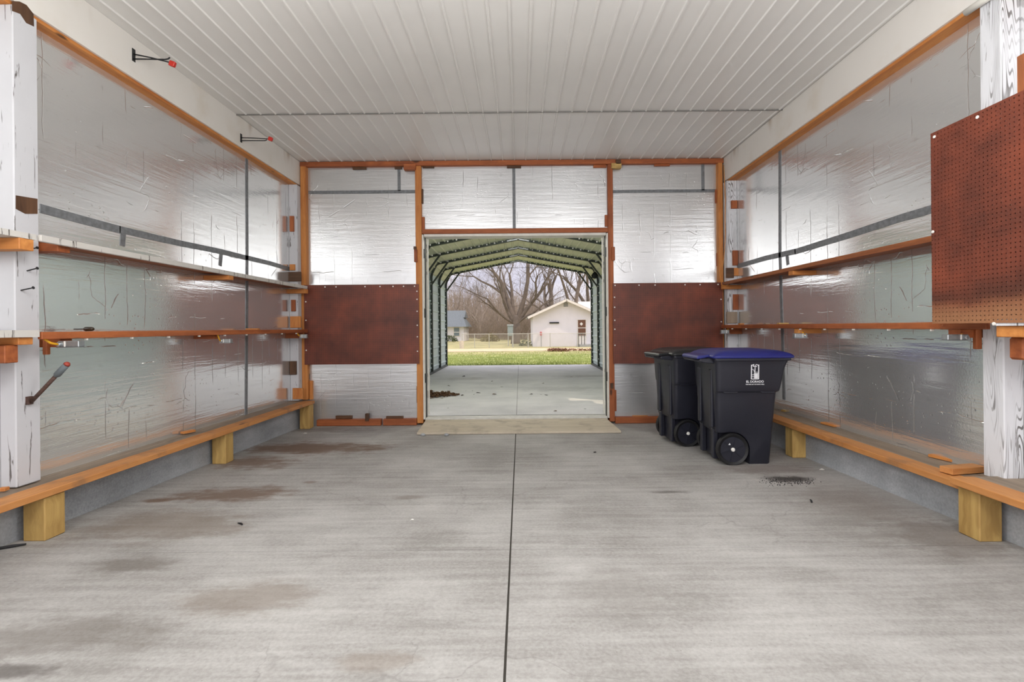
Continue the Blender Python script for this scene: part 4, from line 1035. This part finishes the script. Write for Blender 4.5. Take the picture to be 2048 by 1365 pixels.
tree('bare tree rising straight behind the peak of the white house', B(1146, 56), [(.2, 0, 1.1, 5.0, .22), (-.25, .1, 1.1, 4.8, .2), (.6, .2, .8, 4.2, .15)], BARK, 21, 5, (4.0, .36))
tree('bare tree at the right behind the white house, close to the carport wall', B(1175, 60), [(.25, 0, 1.1, 5.0, .24), (-.2, .1, 1.1, 5.2, .22), (-.7, .2, .7, 4.2, .13)], BARK, 33, 5, (4.2, .40))
tree('pale bare tree at the far left behind the small house', B(905, 72), [(.3, 0, 1, 4.4, .18), (-.3, .1, 1, 4.4, .2), (.7, .2, .7, 3.6, .13)], BARK2, 41, 5, (3.0, .30))
tree('pale bare tree between the small house and the big tree', B(958, 75), [(.3, 0, 1, 4.0, .16), (-.35, .1, 1, 4.2, .18), (-.7, .2, .7, 3.4, .11)], BARK2, 57, 5, (2.6, .26))
tree('slim pale bare tree just left of the big tree', B(996, 70), [(.2, 0, 1, 3.6, .13), (-.35, .1, 1, 3.6, .15)], BARK2, 63, 5, (2.6, .2))
def brush_mesh(seed, h, wd, n):
    rng = random.Random(seed); m = MB()
    for i in range(n):
        p = Vector((rng.gauss(0, wd*.5), rng.gauss(0, wd*.4), 0)); d = Vector((rng.gauss(0, .38), rng.gauss(0, .3), 1))
        L = h*rng.uniform(.4, 1); r = rng.uniform(.008, .02)
        pts = [p]; q = p; dd = d.normalized(); rr = [r]
        for s in range(3):
            dd = (dd+Vector((rng.gauss(0, .2), rng.gauss(0, .2), rng.gauss(0, .15)))).normalized(); q = q+dd*L/3; pts.append(q); rr.append(r*(1-.25*(s+1)))
        m.tube(pts, rr, 3, False)
        for s in range(3):
            j = rng.randint(1, 3); e = (dd+Vector((rng.gauss(0, .7), rng.gauss(0, .6), rng.gauss(0, .5)))).normalized()
            m.tube([pts[j], pts[j]+e*L*.22, pts[j]+e*L*.38+Vector((0, 0, .05))], [r*.6, r*.45, r*.3], 3, False)
    return m
protos = [brush_mesh(100+i, hh, ww, 170).build('bare_shrub', BRUSHM if i % 2 else BARK2) for i, (hh, ww) in enumerate(((5.2, 2.8), (4.2, 3.2), (6.4, 3.0)))]
random.seed(77); used = set()
for i in range(24):
    px = 890+i*13+random.uniform(-4, 4); Y = random.uniform(64, 90); kk = i % 3
    o = protos[kk] if kk not in used else protos[kk].copy()
    if kk in used: C.objects.link(o)
    used.add(kk)
    o.location = B(px, Y); o.rotation_euler = (0, 0, random.uniform(0, 6)); s = random.uniform(.9, 1.25)*Y/72; o.scale = (s, s, s)
    tag(o, 'leafless twiggy shrub in the thicket beyond the fence and houses', 'shrub', 'leafless shrubs of the far thicket')
# far woods closing the horizon
m = brush_mesh(300, 1, 1, 1); m = MB(); rng = random.Random(9)
for i in range(2600):
    x = rng.uniform(-34, 34); Y = rng.uniform(98, 125); h = rng.uniform(3.5, 10.5)*(1 if x < 3 else .8); p = Vector((x, Y, zg(60)))
    l = Vector((rng.gauss(0, .6), 0, 0)); m.tube([p, p+Vector((0,0,h*.5))+l*.4, p+Vector((0,0,h))+l], [.06, .045, .02], 3, False)
    for s in range(3):
        j = rng.uniform(.4, .9)*h; a = rng.gauss(0, 1); m.tube([p+Vector((0,0,j))+l*.6, p+Vector((a*.8, 0, j+rng.uniform(.3, 1.4)))+l*.6], [.03, .015], 3, False)
tag(m.build('far_woods', BRUSHM), 'hazy bank of leafless woods far behind the houses', 'woods')['kind'] = 'stuff'
GRN = plain('dull_green_leaf', lin(92, 104, 70), .8, 0, .3, 4)
def bush(label, base, r, n, seed, mt):
    rng = random.Random(seed); m = MB()
    for i in range(n):
        v = Vector((rng.gauss(0, 1), rng.gauss(0, 1), rng.gauss(0, 1))).normalized()*r*rng.uniform(.55, 1); v.z = abs(v.z)*.8
        leaf_geo(m, base+v, rng.uniform(.05, .12)*max(.6, r), rng.uniform(0, 6), rng.uniform(-1, 1.5))
    return tag(m.build('green_bush', mt), label, 'bush')
bush('dull green bush at the foot of the small white house', B(899, 58)+Vector((0,0,.05)), 1.0, 500, 1, GRN)
bush('low green bush behind the fence beside the white house corner', B(1052, 41), .62, 300, 2, GRN)
bush('olive bush behind the fence left of the utility cabinet', B(979, 60), 1.2, 500, 3, plain('olive_leaf', lin(136, 124, 78), .8, 0, .3, 4))
m = MB(); p = B(923, 35.5); m.tube([p-Vector((0,0,.05)), p+Vector((0,0,.55))], .16, 8); tag(m.build('stone_post', plain('pale_stone', lin(206, 196, 178), .8)), 'short pale block post at the left end of the fence', 'post')
